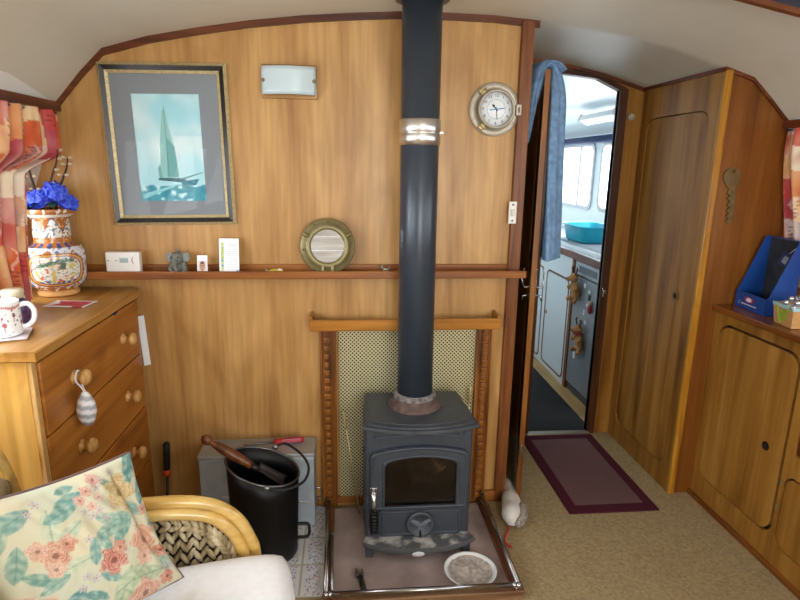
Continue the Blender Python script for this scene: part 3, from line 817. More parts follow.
# ------------------------------------------------------------------ framed sailing picture
def picture():
    y = 2.199
    TL, TR, BR, BL = [Vector((x, 0, z)) for x, z in ((-.856, 1.773), (-.419, 1.780), (-.416, 1.220), (-.846, 1.213))]
    # a straight rectangle hung a hair off level
    c = (TL+TR+BR+BL)/4; w = ((TR-TL).length+(BR-BL).length)/2*1.02; h = ((TL-BL).length+(TR-BR).length)/2*1.012; rot = math.atan2((TR-TL).z+(BR-BL).z, 2*w)
    ux = Vector((math.cos(rot), 0, math.sin(rot))); uz = Vector((-math.sin(rot), 0, math.cos(rot)))
    P = lambda a, b_, d: c+ux*a+uz*b_+Vector((0, y-d, 0))
    t = thing('framed_picture', 'gilt-and-black framed picture of a gaff sailing yacht under grey mount', 'picture', (c.x, y, c.z-h/2))
    def band(i0, i1, d0, d1, name, mat):
        b = MB()
        a0, b0, a1, b1 = w/2-i0, h/2-i0, w/2-i1, h/2-i1
        o = [(-a0, -b0), (a0, -b0), (a0, b0), (-a0, b0)]; q = [(-a1, -b1), (a1, -b1), (a1, b1), (-a1, b1)]
        for k in range(4):
            k2 = (k+1) % 4
            V = [b._v(P(*o[k], d0)), b._v(P(*o[k2], d0)), b._v(P(*q[k2], d1)), b._v(P(*q[k], d1))]
            b._f(V)
            b._f([b._v(P(*o[k], d0)), b._v(P(*o[k2], d0)), b._v(P(*o[k2], 0)), b._v(P(*o[k], 0))])
            b._f([b._v(P(*q[k], d1)), b._v(P(*q[k2], d1)), b._v(P(*q[k2], 0)), b._v(P(*q[k], 0))])
        return b.build(name, mat, t)
    gilt = plain('gilt', '#bfae80', .4, .2, .25, 120)
    band(0, .010, .010, .020, 'outer_gilt_edge', gilt)
    band(.010, .026, .017, .012, 'black_band', plain('black_frame_band', '#15120e', .3))
    band(.026, .036, .014, .009, 'inner_gilt_edge', gilt)
    b = MB(); a0, b0 = w/2-.035, h/2-.035
    b.plate([P(-a0, -b0, .003), P(a0, -b0, .003), P(a0, b0, .003), P(-a0, b0, .003)], [[P(-.117, -.196, .003), P(.117, -.196, .003), P(.117, .180, .003), P(-.117, .180, .003)]], (0, -.002, 0)); b.build('grey_mount', plain('grey_mount_card', '#7f868c', .7), t)
    # the print: sky, sea and a generic gaff-rigged yacht
    def col(u, v):
        n = nz(u*3, v*3, 1); n2 = nz(u*9, v*22, 5)
        if v < .155+.012*nz(u*8, 2):
            c0 = mixcol(hx('#1e7f97'), hx('#57b3c0'), .5+.7*n2)
            if n2 > .32: c0 = hx('#bfe4e6')
            return c0
        s = mixcol(hx('#9fd7e2'), hx('#d9eef0'), .5+n+.25*nz(u*7, v*6, 9))
        if u > .55 and v > .62: s = mixcol(s, hx('#6fb8d2'), max(0, n)*1.1)
        return mixcol(s, hx('#a8d6dc'), max(0, .4-v))
    b = MB(); W0, W1, H0, H1 = -.120, .120, -.199, .183
    g = b.grid(lambda u, v: P(W0+(W1-W0)*u, H0+(H1-H0)*v, .0015), 60, 90, col, smooth=False)
    def poly(pts, c_, d):
        vs = [b._v(P(W0+(W1-W0)*u, H0+(H1-H0)*v, d), hx(c_) and None) for u, v in pts]
        for q in vs: q[b.cl] = lin(c_)+(1,)
        b._f(vs)
    poly([(.33, .205), (.60, .235), (.55, .58), (.47, .86), (.43, .845), (.36, .55)], '#8cc3c0', .0018)
    poly([(.43, .24), (.60, .235), (.57, .52), (.46, .60)], '#6ba9a8', .0020)
    poly([(.31, .22), (.30, .32), (.335, .355), (.36, .225)], '#6ca6a4', .0020)
    poly([(.62, .22), (.55, .60), (.475, .82), (.60, .25)], '#a9d5d3', .0019)
    poly([(.452, .20), (.458, .20), (.464, .885), (.458, .885)], '#3c6f78', .0021)
    poly([(.29, .205), (.62, .185), (.70, .215), (.60, .225), (.30, .225)], '#2c5d6a', .0021)
    poly([(.60, .215), (.96, .28), (.96, .273), (.60, .20)], '#527f86', .0022)
    poly([(.62, .20), (.90, .215), (.84, .155), (.64, .15)], '#2e7d8f', .0021)
    poly([(.05, .075), (.55, .165), (.52, .14), (.05, .03)], '#86ccd6', .0017)
    b.build('print', painted('sailing_print', .5), t, recalc=False)
    b = MB(); b.prism([P(-a0, -b0, .0065), P(a0, -b0, .0065), P(a0, b0, .0065), P(-a0, b0, .0065)], (0, -.0015, 0)); b.build('glass', GLASS2, t)
picture()

# ------------------------------------------------------------------ wall light
def wall_light():
    c = (-.197, 2.199, 1.728)
    t = thing('wall_light', 'small rectangular frosted-glass wall light beside the sailing picture', 'wall light', (c[0], c[1], c[2]-.05))
    b = MB(); b.box(c[0]-.098, c[0]+.098, 2.185, 2.199, c[2]-.058, c[2]+.058, .003); b.build('backplate', plain('wall_light_backplate', '#b08a5a', .25, .6), t)
    b = MB(); w = .094
    f = lambda x, z: (x, 2.165-.026*(1-((x-c[0])/w)**2), z)
    b.grid(lambda u, v: f(c[0]-w+2*w*u, c[2]-.047+.094*v), 20, 6); o = b.build('glass_shade', plain('frosted_pale_glass', '#c3d6dc', .22, coat=.3), t)
    md = o.modifiers.new('thickness', 'SOLIDIFY'); md.thickness = .004
    for s in (-1, 1):
        b = MB(); b.tube([(c[0]+s*.089, 2.187, c[2]), (c[0]+s*.089, 2.157, c[2])], .0045, 10); b.ell((c[0]+s*.089, 2.156, c[2]), .0065, nu=12, nv=8); b.build('retaining_screw', BRASS2, t)
wall_light()

# ------------------------------------------------------------------ porthole clock
def clock():
    cx, cz, y = .562, 1.652, 2.1985
    MW = Matrix(((1, 0, 0, 0), (0, 0, -1, 0), (0, 1, 0, 0), (0, 0, 0, 1)))
    t = thing('porthole_clock', 'round brass porthole clock with white dial on the wall near the passage', 'clock', (cx, y, cz-.095))
    b = MB(); b.lathe([(.098, .0), (.098, .005), (.095, .008), (.068, .010), (.068, 0)], (cx, y, cz), 56, M=MW, cap=False)
    for a in (95, 205, 325, 25):
        a = math.radians(a); b.ell((cx+.088*math.cos(a), y-.0095, cz+.088*math.sin(a)), (.0035, .0015, .0035), nu=8, nv=6)
    b.build('mounting_flange', NICKEL, t)
    b = MB(); b.lathe([(.070, .008), (.072, .022), (.070, .028), (.066, .031), (.062, .028), (.0605, .020)], (cx+.004, y, cz), 56, M=MW, cap=False); b.build('bezel', NICKEL, t)
    b = MB(); b.lathe([(.066, .012), (.066, .0145), (0, .0145)], (cx+.004, y, cz), 48, M=MW); d = b.build('dial', plain('white_dial', '#f2f8fb', .5), t)
    D = lambda x, z, dd=.0155: (cx+.004+x, y-dd, cz+z)
    ink = plain('dial_ink', '#2f3a48', .6)
    b = MB()
    for h in range(1, 13):
        a = PI/2-h*PI/6; b.text(str(h), .0155, FACE(*D(.050*math.cos(a), .050*math.sin(a), .0153)), .0004)
    for k in range(60):
        a = 2*PI*k/60; r0, r1 = (.0335, .0365) if k % 5 else (.032, .0365)
        u = Vector((math.cos(a), 0, math.sin(a))); w = Vector((-math.sin(a), 0, math.cos(a)))*.0005
        o = Vector(D(0, 0, .0152)); b._f([b._v(o+u*r0-w), b._v(o+u*r1-w), b._v(o+u*r1+w), b._v(o+u*r0+w)])
    b.build('dial_markings', ink, d)
    def hand(ang, L, wd, mat, name, tail=.008, blob=0, dd=.0165):
        a = math.radians(ang); u = Vector((math.sin(a), 0, math.cos(a))); w = Vector((math.cos(a), 0, -math.sin(a)))
        o = Vector(D(0, 0, dd)); b = MB()
        b.prism([o-u*tail-w*wd, o+u*L*.8-w*wd, o+u*L, o+u*L*.8+w*wd, o-u*tail+w*wd], (0, -.0006, 0))
        if blob: b.prism([o+u*(L*.62)+Vector((math.cos(q), 0, math.sin(q)))*blob for q in [2*PI*k/12 for k in range(12)]], (0, -.0008, 0))
        b.build(name, mat, d)
    hand(-42, .026, .0018, BLACKM, 'hour_hand', blob=.0045)
    hand(173, .040, .0012, BLACKM, 'minute_hand', dd=.0172)
    hand(82, .036, .0018, plain('blue_hand', '#3f8fd0', .5), 'tide_hand', tail=.026, dd=.0168)
    b = MB(); b.lathe([(.0615, .024), (.0615, .0255), (0, .027)], (cx+.004, y, cz), 40, M=MW); b.build('glass', GLASS2, t)
    for ang in (130, 232):
        a = math.radians(ang); u = Vector((math.cos(a), 0, math.sin(a))); w = Vector((-math.sin(a), 0, math.cos(a)))
        o = Vector((cx, y-.012, cz))+u*.080
        b = MB(); b.prism([o-u*.010-w*.009, o+u*.012-w*.011, o+u*.012+w*.011, o-u*.010+w*.009], (0, -.013, 0), .003); b.tube([o-w*.014+Vector((0, -.014, 0)), o+w*.014+Vector((0, -.014, 0))], .006, 10); b.build('dog_clamp', BRASS, t)
    b = MB(); b.plate(rrect(cx+.079, cx+.098, cz-.020, cz+.018, .003, lambda x, z: (x, y-.008, z), 3), [rrect(cx+.086, cx+.092, cz-.011, cz+.009, .001, lambda x, z: (x, y-.008, z), 2)], (0, -.016, 0)); b.build('hinge_block', NICKEL, t)
clock()
def light_switch():
    t = thing('rocker_switch', 'slim white rocker switch on the post below the porthole clock', 'switch', (.652, 2.178, 1.226))
    b = MB(); b.box(.634, .666, 2.172, 2.1785, 1.226, 1.312, .003); b.build('plate', WHITEP, t)
    b = MB(); b.box(.643, .657, 2.167, 2.1725, 1.256, 1.283, .002); b.build('rocker', plain('rocker_cream', '#cfcabd', .4), t)
    for z in (1.238, 1.300):
        b = MB(); b.ell((.650, 2.1718, z), (.004, .0018, .004), nu=10, nv=6); b.build('screw', plain('dark_screw', '#4a4a4a', .4, .8), t)
light_switch()

# ------------------------------------------------------------------ things along the wall shelf
def thermostat():
    t = thing('alarm_box', 'white slab-shaped gas alarm with a small grey display on the long shelf', 'alarm', (-.812, 2.14, SH))
    M_ = Matrix.Rotation(math.radians(-1), 4, 'X')
    b = MB(); b.box(-.872, -.752, 2.128, 2.158, SH+.001, 1.118, .005, 3); b.build('housing', WHITEP, t)
    y = 2.1275
    b = MB(); b.box(-.822, -.792, y-.001, y+.002, 1.080, 1.097, .001); b.build('display', plain('grey_green_lcd', '#9fb4b2', .25), t)
    b = MB(); b.text('(', .030, FACE(-.777, y-.0002, 1.090), .0006); 
    for x in (-.862, -.835): b.box(x-.004, x+.004, y-.0005, y+.001, 1.086, 1.0885)
    b.build('printed_marks', plain('grey_print', '#555a5e', .6), t)
thermostat()
def elephant():
    c = Vector((-.617, 2.148, SH))
    t = thing('elephant_toy', 'small grey plush elephant sitting on the long shelf', 'soft toy', tuple(c))
    def fur(q, p):
        k = 1+.06*nz(p[0]*6, p[1]*6, p[2]*6); return q*k
    b = MB(); b.ell(c+Vector((0, 0, .030)), (.027, .022, .030), nu=24, nv=16, f=fur); b.build('body', GREYFUR, t)
    h = MB(); h.ell(c+Vector((-.004, -.012, .062)), (.024, .022, .023), nu=24, nv=16, f=fur)
    h.tube(smooth_path([c+Vector((-.006, -.030, .060)), c+Vector((-.008, -.038, .046)), c+Vector((-.004, -.037, .028)), c+Vector((.004, -.040, .020))], 5), [.010]*6+[.008]*6+[.0065]*4, 10); hd = h.build('head', GREYFUR, t)
    for s in (-1, 1):
        b = MB(); b.ell(c+Vector((s*.030-.002, -.008, .066)), (.016, .006, .019), nu=16, nv=10, f=fur, M=Matrix.Rotation(s*.5, 3, 'Z')); b.build('ear', plain('grey_plush_ear', '#8a8d86', .95, 0, .3, 150), hd)
        b = MB(); b.ell(c+Vector((s*.012-.006, -.031, .068)), .0028, nu=8, nv=6); b.build('eye', BLACK, hd)
        b = MB(); b.ell(c+Vector((s*.022, -.018, .0125)), (.012, .017, .0125), nu=16, nv=10, f=fur); b.build('leg', GREYFUR, t)
        b = MB(); b.tube([c+Vector((s*.020, -.012, .045)), c+Vector((s*.026, -.024, .026))], [.009, .008], 10); b.ell(c+Vector((s*.026, -.025, .025)), .0085, nu=10, nv=8); b.build('arm', GREYFUR, t)
    b = MB()
    for k in range(7):
        b.tube([c+Vector((-.006+k*.002, -.006, .083)), c+Vector((-.012+k*.004, -.005, .096+.004*math.sin(k*2)))], [.0014, .0006], 5)
    b.build('hair_tuft', GREYFUR, hd)
elephant()
def card(name, label, cat, x0, x1, z1, lean, paint, nu, nv, y0=2.135):
    t0 = thing(name, label, cat, ((x0+x1)/2, y0, SH))
    zt = z1-SH-.001
    b = MB()
    f = lambda u, v: (x0+(x1-x0)*u, y0+lean*v, SH+.001+zt*v)
    b.grid(f, nu, nv, paint, smooth=False); o = b.build('printed_face', painted(name+'_print', .5), t0, recalc=False)
    b = MB(); b.prism([f(0, 0), f(1, 0), f(1, 1), f(0, 1)], (0, .004, 0))
    for v in b.bm.verts: v.co.y += .0006
    b.build('card_body', PAPER, t0)
    return t0
def photo_paint(u, v):
    if .12 < u < .88 and .08 < v < .72:
        r = math.hypot((u-.5)/.26, (v-.44)/.26)
        if r < 1:
            if v > .56: return hx('#6b4a3a')
            return hx('#b98a76') if abs(v-.48) > .02 else hx('#8a5f50')
        if v < .2: return hx('#a7615a')
        return hx('#d9c9c2')
    return hx('#eef0f2')
card('photo_stand', 'tiny white-bordered photo of a face standing on the long shelf', 'photo', -.551, -.514, 1.104, .012, photo_paint, 24, 30)
def note_paint(u, v):
    if .10 < u < .24 and .10 < v < .88:
        n = nz(v*14, u*9, 2); return hx('#b7c24a') if n > .05 else (hx('#5f9ec0') if n < -.22 else hx('#d6d9a0'))
    if .36 < u < .92 and .12 < v < .88 and (v*20) % 1 > .55 and nz(u*24, int(v*20), 3) > -.25: return hx('#a9b4c4')
    if u > .84 and v < .12: return hx('#3f9fd4')
    return hx('#f2f4f5')
card('greeting_card', 'white verse card with a yellow-green edge strip standing on the long shelf', 'card', -.470, -.398, 1.166, .020, note_paint, 48, 80)
def shell():
    c = Vector((-.262, 2.146, SH))
    t = thing('yellow_ornament', 'small yellow and silver fish-shaped ornament lying on the shelf near the porthole mirror', 'ornament', tuple(c))
    b = MB(); b.ell(c+Vector((0, 0, .010)), (.030, .014, .011), nu=20, nv=12, f=lambda q, p: Vector((q.x, q.y, q.z*(1 if q.z > 0 else .85)))); b.build('body', plain('yellow_glaze', '#c9b13a', .3, 0, .35, 50), t)
    b = MB(); b.prism([c+Vector((-.028, 0, .010)), c+Vector((-.040, 0, .020)), c+Vector((-.038, 0, .010)), c+Vector((-.040, 0, .002))], (0, .005, 0), .001); b.build('tail', plain('grey_glaze', '#a5aba8', .3), t)
    b = MB(); b.ell(c+Vector((.012, 0, .016)), (.012, .010, .006), nu=14, nv=8); b.build('pale_top', plain('white_glaze', '#dfe2dc', .3), t)
shell()
def porthole_mirror():
    cx, cz, y = -.068, 1.117, 2.150
    lean = math.radians(7)
    # disc leaning back: axis tilted upward
    ax = Vector((0, -math.cos(lean), math.sin(lean))); ux = Vector((1, 0, 0)); uz = ux.cross(ax)*-1
    if uz.z < 0: uz = -uz
    MW = Matrix(((ux.x, uz.x, ax.x, 0), (ux.y, uz.y, ax.y, 0), (ux.z, uz.z, ax.z, 0), (0, 0, 0, 1)))
    C = Vector((cx, y, SH+.001+.1045*math.cos(lean)+.002))
    t = thing('porthole_mirror', 'round bronze porthole mirror leaning on the wall shelf beside the flue', 'mirror', (cx, y, SH))
    b = MB(); b.lathe([(.095, -.006), (.1045, -.004), (.1045, .004), (.100, .008), (.084, .009), (.083, .012), (.070, .014), (.064, .011), (.062, .002), (.062, -.006), (.095, -.006)], C, 64, M=MW, cap=False)
    for k in range(11):
        a = PI/2+2*PI*k/11; p = C+MW @ Vector((.093*math.cos(a), .093*math.sin(a), .009)); b.ell(p, .0042, nu=8, nv=6)
    b.build('ring_frame', BRASS2, t)
    b = MB(); b.lathe([(.0625, .003), (0, .003)], C, 48, M=MW, cap=False)
    b.lathe([(.0625, -.004), (0, -.004)], C, 48, M=MW, cap=False); b.build('mirror_glass', plain('mirror_silver', '#dadada', .02, 1), t)
    for a in (152, 28):
        a = math.radians(a); p = C+MW @ Vector((.098*math.cos(a), .098*math.sin(a), .012)); q = C+MW @ Vector((.080*math.cos(a), .080*math.sin(a), .018))
        b = MB(); b.tube([p, q], .005, 8); b.ell(p, .007, nu=10, nv=8); b.build('dog_bolt', BRASS2, t)
    for s in (-1, 1):
        p = C+MW @ Vector((s*.018, -.088, .012)); b = MB(); b.tube([p-ux*.004*s, p+ux*.004*s], .007, 10)
        b.prism([p+uz*.016-ux*.005, p+uz*.016+ux*.005, p-uz*.006+ux*.005, p-uz*.006-ux*.005], ax*.006, .001); b.build('hinge_lug', BRASS2, t)
porthole_mirror()
def pewter():
    c = Vector((.148, 2.146, SH))
    t = thing('pewter_ornament', 'tiny pewter animal ornament on the shelf beside the flue pipe', 'ornament', tuple(c))
    m = plain('pewter', '#a09a8a', .35, .8, .2, 80)
    b = MB(); b.ell(c+Vector((0, 0, .004)), (.026, .014, .005), nu=20, nv=8); b.build('base', m, t)
    b = MB(); b.ell(c+Vector((.006, 0, .018)), (.013, .008, .008), nu=14, nv=10); b.ell(c+Vector((-.007, -.003, .026)), (.007, .006, .006), nu=12, nv=8)
    for x in (-.002, .013):
        for yy in (-.005, .005): b.tube([c+Vector((x, yy, .016)), c+Vector((x, yy, .006))], .0025, 6)
    b.tube([c+Vector((.017, 0, .02)), c+Vector((.022, 0, .030))], [.003, .0015], 6); b.ell(c+Vector((-.005, .003, .033)), (.002, .002, .004), nu=8, nv=6); b.ell(c+Vector((-.010, -.006, .033)), (.002, .002, .004), nu=8, nv=6)
    b.build('animal_figure', m, t)
pewter()
# ------------------------------------------------------------------ chest of drawers
CH_X, CH_Y0, CH_Y1, CH_T = -.79, 1.425, 2.165, .98
def chest():
    xb = -1.165
    t = thing('chest_of_drawers', 'tall honey pine chest of drawers standing in the corner under the red curtain', 'chest of drawers', (-1.0, 1.8, 0))
    b = MB()
    b.prism([(-.763, 1.400, .952), (-.763-.0, 2.130, .952), (-.795, 2.172, .952), (xb, 2.172, .952), (xb, 1.400, .952)], (0, 0, .028), .004, 2); b.build('top', W_PINETOP, t)
    b = MB(); b.box(xb+.005, -.800, CH_Y0, CH_Y0+.02, 0, .952); b.build('side_panel', W_PINE, t)
    b = MB(); b.box(xb+.005, -.800, CH_Y1-.02, CH_Y1, 0, .952); b.build('side_panel', W_PINE, t)
    b = MB(); b.box(xb, xb+.01, CH_Y0, CH_Y1, 0, .952); b.box(-.84, -.80, CH_Y0+.02, CH_Y1-.02, 0, .05); b.box(xb+.01, -.83, CH_Y0+.02, CH_Y1-.02, .04, .055); b.build('carcass', DARK, t)
    # front stiles of paler wood with a nibbled edge
    for y0 in (CH_Y0, CH_Y1-.022):
        b = MB(); b.box(-.803, -.789, y0, y0+.022, 0, .952, .002); b.build('front_stile', W_KNOB if y0 == CH_Y0 else W_DRAWER, t)
    rows = [(.730, .936), (.510, .722), (.285, .502), (.058, .277)]
    for i, (z0, z1) in enumerate(rows):
        out = .004 if i == 0 else 0
        b = MB(); b.box(-.815, -.787+out, CH_Y0+.026, CH_Y1-.024, z0, z1, .004, 2); d = b.build('drawer', W_DRAWER, t)
        b = MB(); b.box(-1.15, -.816, CH_Y0+.04, CH_Y1-.04, z0+.02, z1-.03); b.build('drawer_box', W_KNOB, d)
        for y in (1.615, 1.985):
            zk = (z0+z1)/2
            MX = Matrix(((0, 0, 1, 0), (1, 0, 0, 0), (0, 1, 0, 0), (0, 0, 0, 1)))
            b = MB(); b.lathe([(.021, 0), (.020, .006), (.012, .011), (.011, .016), (.016, .022), (.0225, .028), (.0235, .034), (.020, .041), (.011, .046), (0, .047)], (-.787+out, y, zk), 28, M=MX); b.build('knob', W_KNOB, d)
    # inset plinth
    b = MB(); b.box(-.81, -.797, CH_Y0+.02, CH_Y1-.02, .0, .05); b.build('plinth', W_DRAWER, t)
chest()
def drawer_cloth():
    b = MB()
    b.grid(lambda u, v: (-.80+.020*v, 1.90+.075*u, .9375+.006*math.sin(u*9)*v+.003), 14, 6)
    o = b.build('folded_cloth', NAVY, None); md = o.modifiers.new('thickness', 'SOLIDIFY'); md.thickness = .004
    tag(o, 'scrap of navy cloth caught in the gap above the top pine drawer', 'cloth')
drawer_cloth()
def egg():
    c = Vector((-.754, 1.606, .737))
    t = thing('hanging_ornament', 'grey and white striped teardrop ornament hanging from a pine drawer knob', 'ornament', (c.x, c.y, c.z-.05))
    b = MB(); prof = [(0, -.052), (.010, -.048), (.020, -.034), (.0255, -.012), (.026, .004), (.022, .024), (.014, .042), (.006, .054), (0, .056)]
    pp = smooth_path([(r, 0, z) for r, z in prof], 5)
    def colf(a, z, j): return hx('#a9adb3') if ((z*38+a/(2*PI)) % 1) < .5 else hx('#e9e9ea')
    b.lathe([(max(p.x, 0), p.z) for p in pp], c, 32, colf=colf); b.build('body', painted('striped_ornament', .6), t)
    b = MB(); b.tube(smooth_path([c+Vector((0, 0, .054)), (-.762, 1.609, .803), (-.769, 1.599, .822), (-.7705, 1.597, .838), (-.7705, 1.615, .852), (-.7705, 1.633, .838), (-.769, 1.630, .822), (-.762, 1.616, .803), c+Vector((0, .002, .054))], 5), .003, 6); b.build('loop', plain('white_ribbon', '#dfdfe0', .7), t)
egg()
def paper_sheet():
    b = MB(); b.prism([(-.790, 2.184, .66), (-.766, 2.186, .665), (-.776, 2.186, .865), (-.80, 2.184, .86)], (0, .003, 0))
    tag(b.build('paper_sheet', PAPER), 'white paper sheet slipped between the pine chest and the panelled wall', 'paper')
paper_sheet()
# ------------------------------------------------------------------ vase of blue flowers
def vase():
    c = Vector((-1.012, 2.062, CH_T))
    t = thing('painted_vase', 'large white porcelain vase painted in orange, blue and green, holding blue flowers', 'vase', tuple(c))
    ctl = [(0, .002), (.060, .0), (.066, .004), (.066, .016), (.060, .020), (.064, .024), (.080, .036), (.091, .060), (.095, .095), (.096, .130), (.093, .156), (.083, .172), (.066, .179), (.058, .188), (.057, .262), (.063, .272), (.075, .285), (.078, .292), (.077, .300), (.066, .300), (.062, .290), (.052, .26), (.05, .19), (0, .18)]
    pp = []
    for (r0, z0), (r1, z1) in zip(ctl, ctl[1:]):
        k = max(1, int(math.hypot(r1-r0, z1-z0)/.0018))
        for i in range(k): pp.append((r0+(r1-r0)*i/k, z0+(z1-z0)*i/k))
    pp.append(ctl[-1])
    view = math.atan2(-c.y, -c.x)
    or_, cr, bl, gr_, yl = hx('#ab6a34'), hx('#dfdcd0'), hx('#3a4a80'), hx('#52705f'), hx('#cdb964')
    def colf(a, z, j):
        d = (a-view+PI) % (2*PI)-PI
        cart = abs(((d+PI/4*0) % (PI*.62)+PI*.31) % (PI*.62)-PI*.31) if False else None
        w = PI*.56; q = ((d+w/2) % w)-w/2       # repeat around the body
        if z > .283: return or_ if nz(a*8, z*60, 1) > -.25 else cr
        if z > .272: return cr
        if z > .185:
            if z < .205: return or_ if nz(a*6, z*90, 2) < .3 else hx('#d8a878')
            s = math.sin(a*6); hgt = .236+.022*math.cos(a*6)
            if z > hgt+.014: return or_ if nz(a*6, z*80, 5) < .3 else hx('#d8a878')
            if abs(z-hgt-.012) < .0025: return bl
            n = nz(a*6, z*80, 3); return hx('#6c7f8a') if n > .22 else (or_ if n < -.38 else cr)
        if z > .172: return or_ if (a*8/PI) % 1 < .5 else bl
        if z > .020:
            x = d/(PI*.36); y = (z-.098)/.058       # cartouche facing the room
            for off in (0, PI*.78, -PI*.78):
                e = (d-off+PI) % (2*PI)-PI; x = e/(PI*.335)
                if abs(x) < 1.12 and abs(y) < 1.12:
                    rr = (abs(x)**3+abs(y)**3)**(1/3)
                    if rr < 1:
                        if rr > .93: return hx('#7c4a28')
                        if rr > .84: return hx('#d8963f')
                        if rr > .80: return hx('#3b4f86')
                        # long-tailed bird sweeping across
                        yb = .50-.35*(x+.05)**2+.15*math.sin(x*3)
                        if -.62 < x < .58 and abs(y-yb) < .13*(1-.5*abs(x)) : return gr_ if nz(x*14, y*16, 2) < .25 else hx('#a9c0a8')
                        if abs(x-.18-.1*y) < .09 and .05 < y < .45: return gr_
                        n = nz(x*5.5, y*5.5, 8)
                        if n > .26: return yl
                        if n < -.32: return hx('#c8734f')
                        if y < -.62 and nz(x*8, y*9, 1) > -.05: return hx('#3f5aa0')
                        if nz(x*11, y*11, 3) > .26: return hx('#8aa383')
                        if nz(x*13, y*13, 7) > .34: return hx('#a9b0bd')
                        return cr
            if z < .038: return or_ if nz(a*7, z*80, 4) > -.2 else cr
            n = nz(a*5, z*60, 6)
            return mixcol(bl, cr, .25) if n > .26 else (hx('#b9744a') if n < -.3 else (hx('#9aa6b8') if nz(a*11, z*120, 16) > .3 else hx('#d9dade')))
        return hx('#d9a566')
    b = MB(); b.lathe(pp, c, 280, colf=colf); b.build('body', painted('painted_porcelain', .18, coat=.4), t)
    # one bunch: each flower head its own part
    blu = plain('blue_petals', '#3f58d8', .7, 0, .35, 60); dkb = plain('deep_blue_petals', '#2b3fb8', .7, 0, .35, 60)
    rim = c+Vector((0, 0, .300))
    for k, (dx, dy, dz, s) in enumerate(((-.042, -.040, .016, .044), (-.004, -.058, .026, .042), (.046, -.045, .042, .048), (.022, .0, .052, .046), (-.026, .01, .030, .040), (.066, -.015, .016, .040))):
        o = rim+Vector((dx, dy, dz)); b = MB()
        tiltm = Matrix.Rotation(dx*9, 3, 'Y') @ Matrix.Rotation(-.5+dy*3, 3, 'X')
        for ring, (el, nn, sz) in enumerate(((1.35, 3, .30), (.95, 6, .40), (.50, 8, .46), (.05, 9, .48), (-.35, 8, .42))):
            for i in range(nn):
                an = 2*PI*i/nn+ring*.6+k; n_ = Vector((math.cos(an)*math.cos(el), math.sin(an)*math.cos(el), math.sin(el)))
                up_ = Vector((0, 0, 1)); sd = n_.cross(up_).normalized(); tp = sd.cross(n_).normalized()
                ctr_ = n_*s*(.50+.05*math.sin(i*2.3+ring)); wv = random.uniform(-.3, .3)
                def pet(u, v, n_=n_, sd=sd, tp=tp, ctr_=ctr_, sz=sz, wv=wv):
                    w = math.sin(PI*min(1, .12+.80*u))
                    q = ctr_+sd*(2*v-1)*s*sz*w+tp*(u-.35)*s*sz*1.5+n_*s*(.22*u*u+.10*math.sin(v*8+wv*9)*u+wv*.2*u)
                    return o+tiltm @ q
                b.grid(pet, 5, 6)
        b.build('flower_head', blu if k % 3 else dkb, t)
    gl = plain('dark_leaf', '#2e5136', .6)
    for a, s in ((.6, .06), (-1.0, .06), (3.4, .055), (-2.0, .05)):
        b = MB(); tip = Vector((math.cos(a), math.sin(a), 0)); sd = Vector((-math.sin(a), math.cos(a), 0))
        b.grid(lambda u, v: rim+tip*(.02+s*u)+sd*(.020*math.sin(PI*u)*(2*v-1))+Vector((0, 0, .018+.012*math.sin(PI*u)-.012*u)), 8, 4); b.build('leaf', gl, t)
    tw = plain('brown_twig', '#3b2218', .7); bud = plain('pale_bud', '#b9a68a', .8)
    for p in (((-.02, 0, -.02), (-.03, -.01, .06), (-.036, -.02, .125), (-.030, -.02, .150)), ((.0, .01, -.02), (.014, .0, .08), (.042, .0, .15), (.052, .0, .195)), ((.02, .0, -.02), (.045, -.01, .06), (.078, -.01, .135), (.085, -.01, .170))):
        P = smooth_path([rim+Vector(q) for q in p], 5); b = MB(); b.tube(P, [.0052-.003*i/(len(P)-1) for i in range(len(P))], 7)
        tgt = b.build('twig', tw, t)
        for i in range(5, len(P), 3):
            for s in ((1,) if p[1][0] == .014 else (-1, 1)):
                b = MB(); d = Vector((s*.012, -.004, .005)); b.tube([P[i], P[i]+d], [.0012, .001], 5); b.ell(P[i]+d, (.008, .004, .005), nu=8, nv=6); b.build('bud', bud, tgt)
vase()
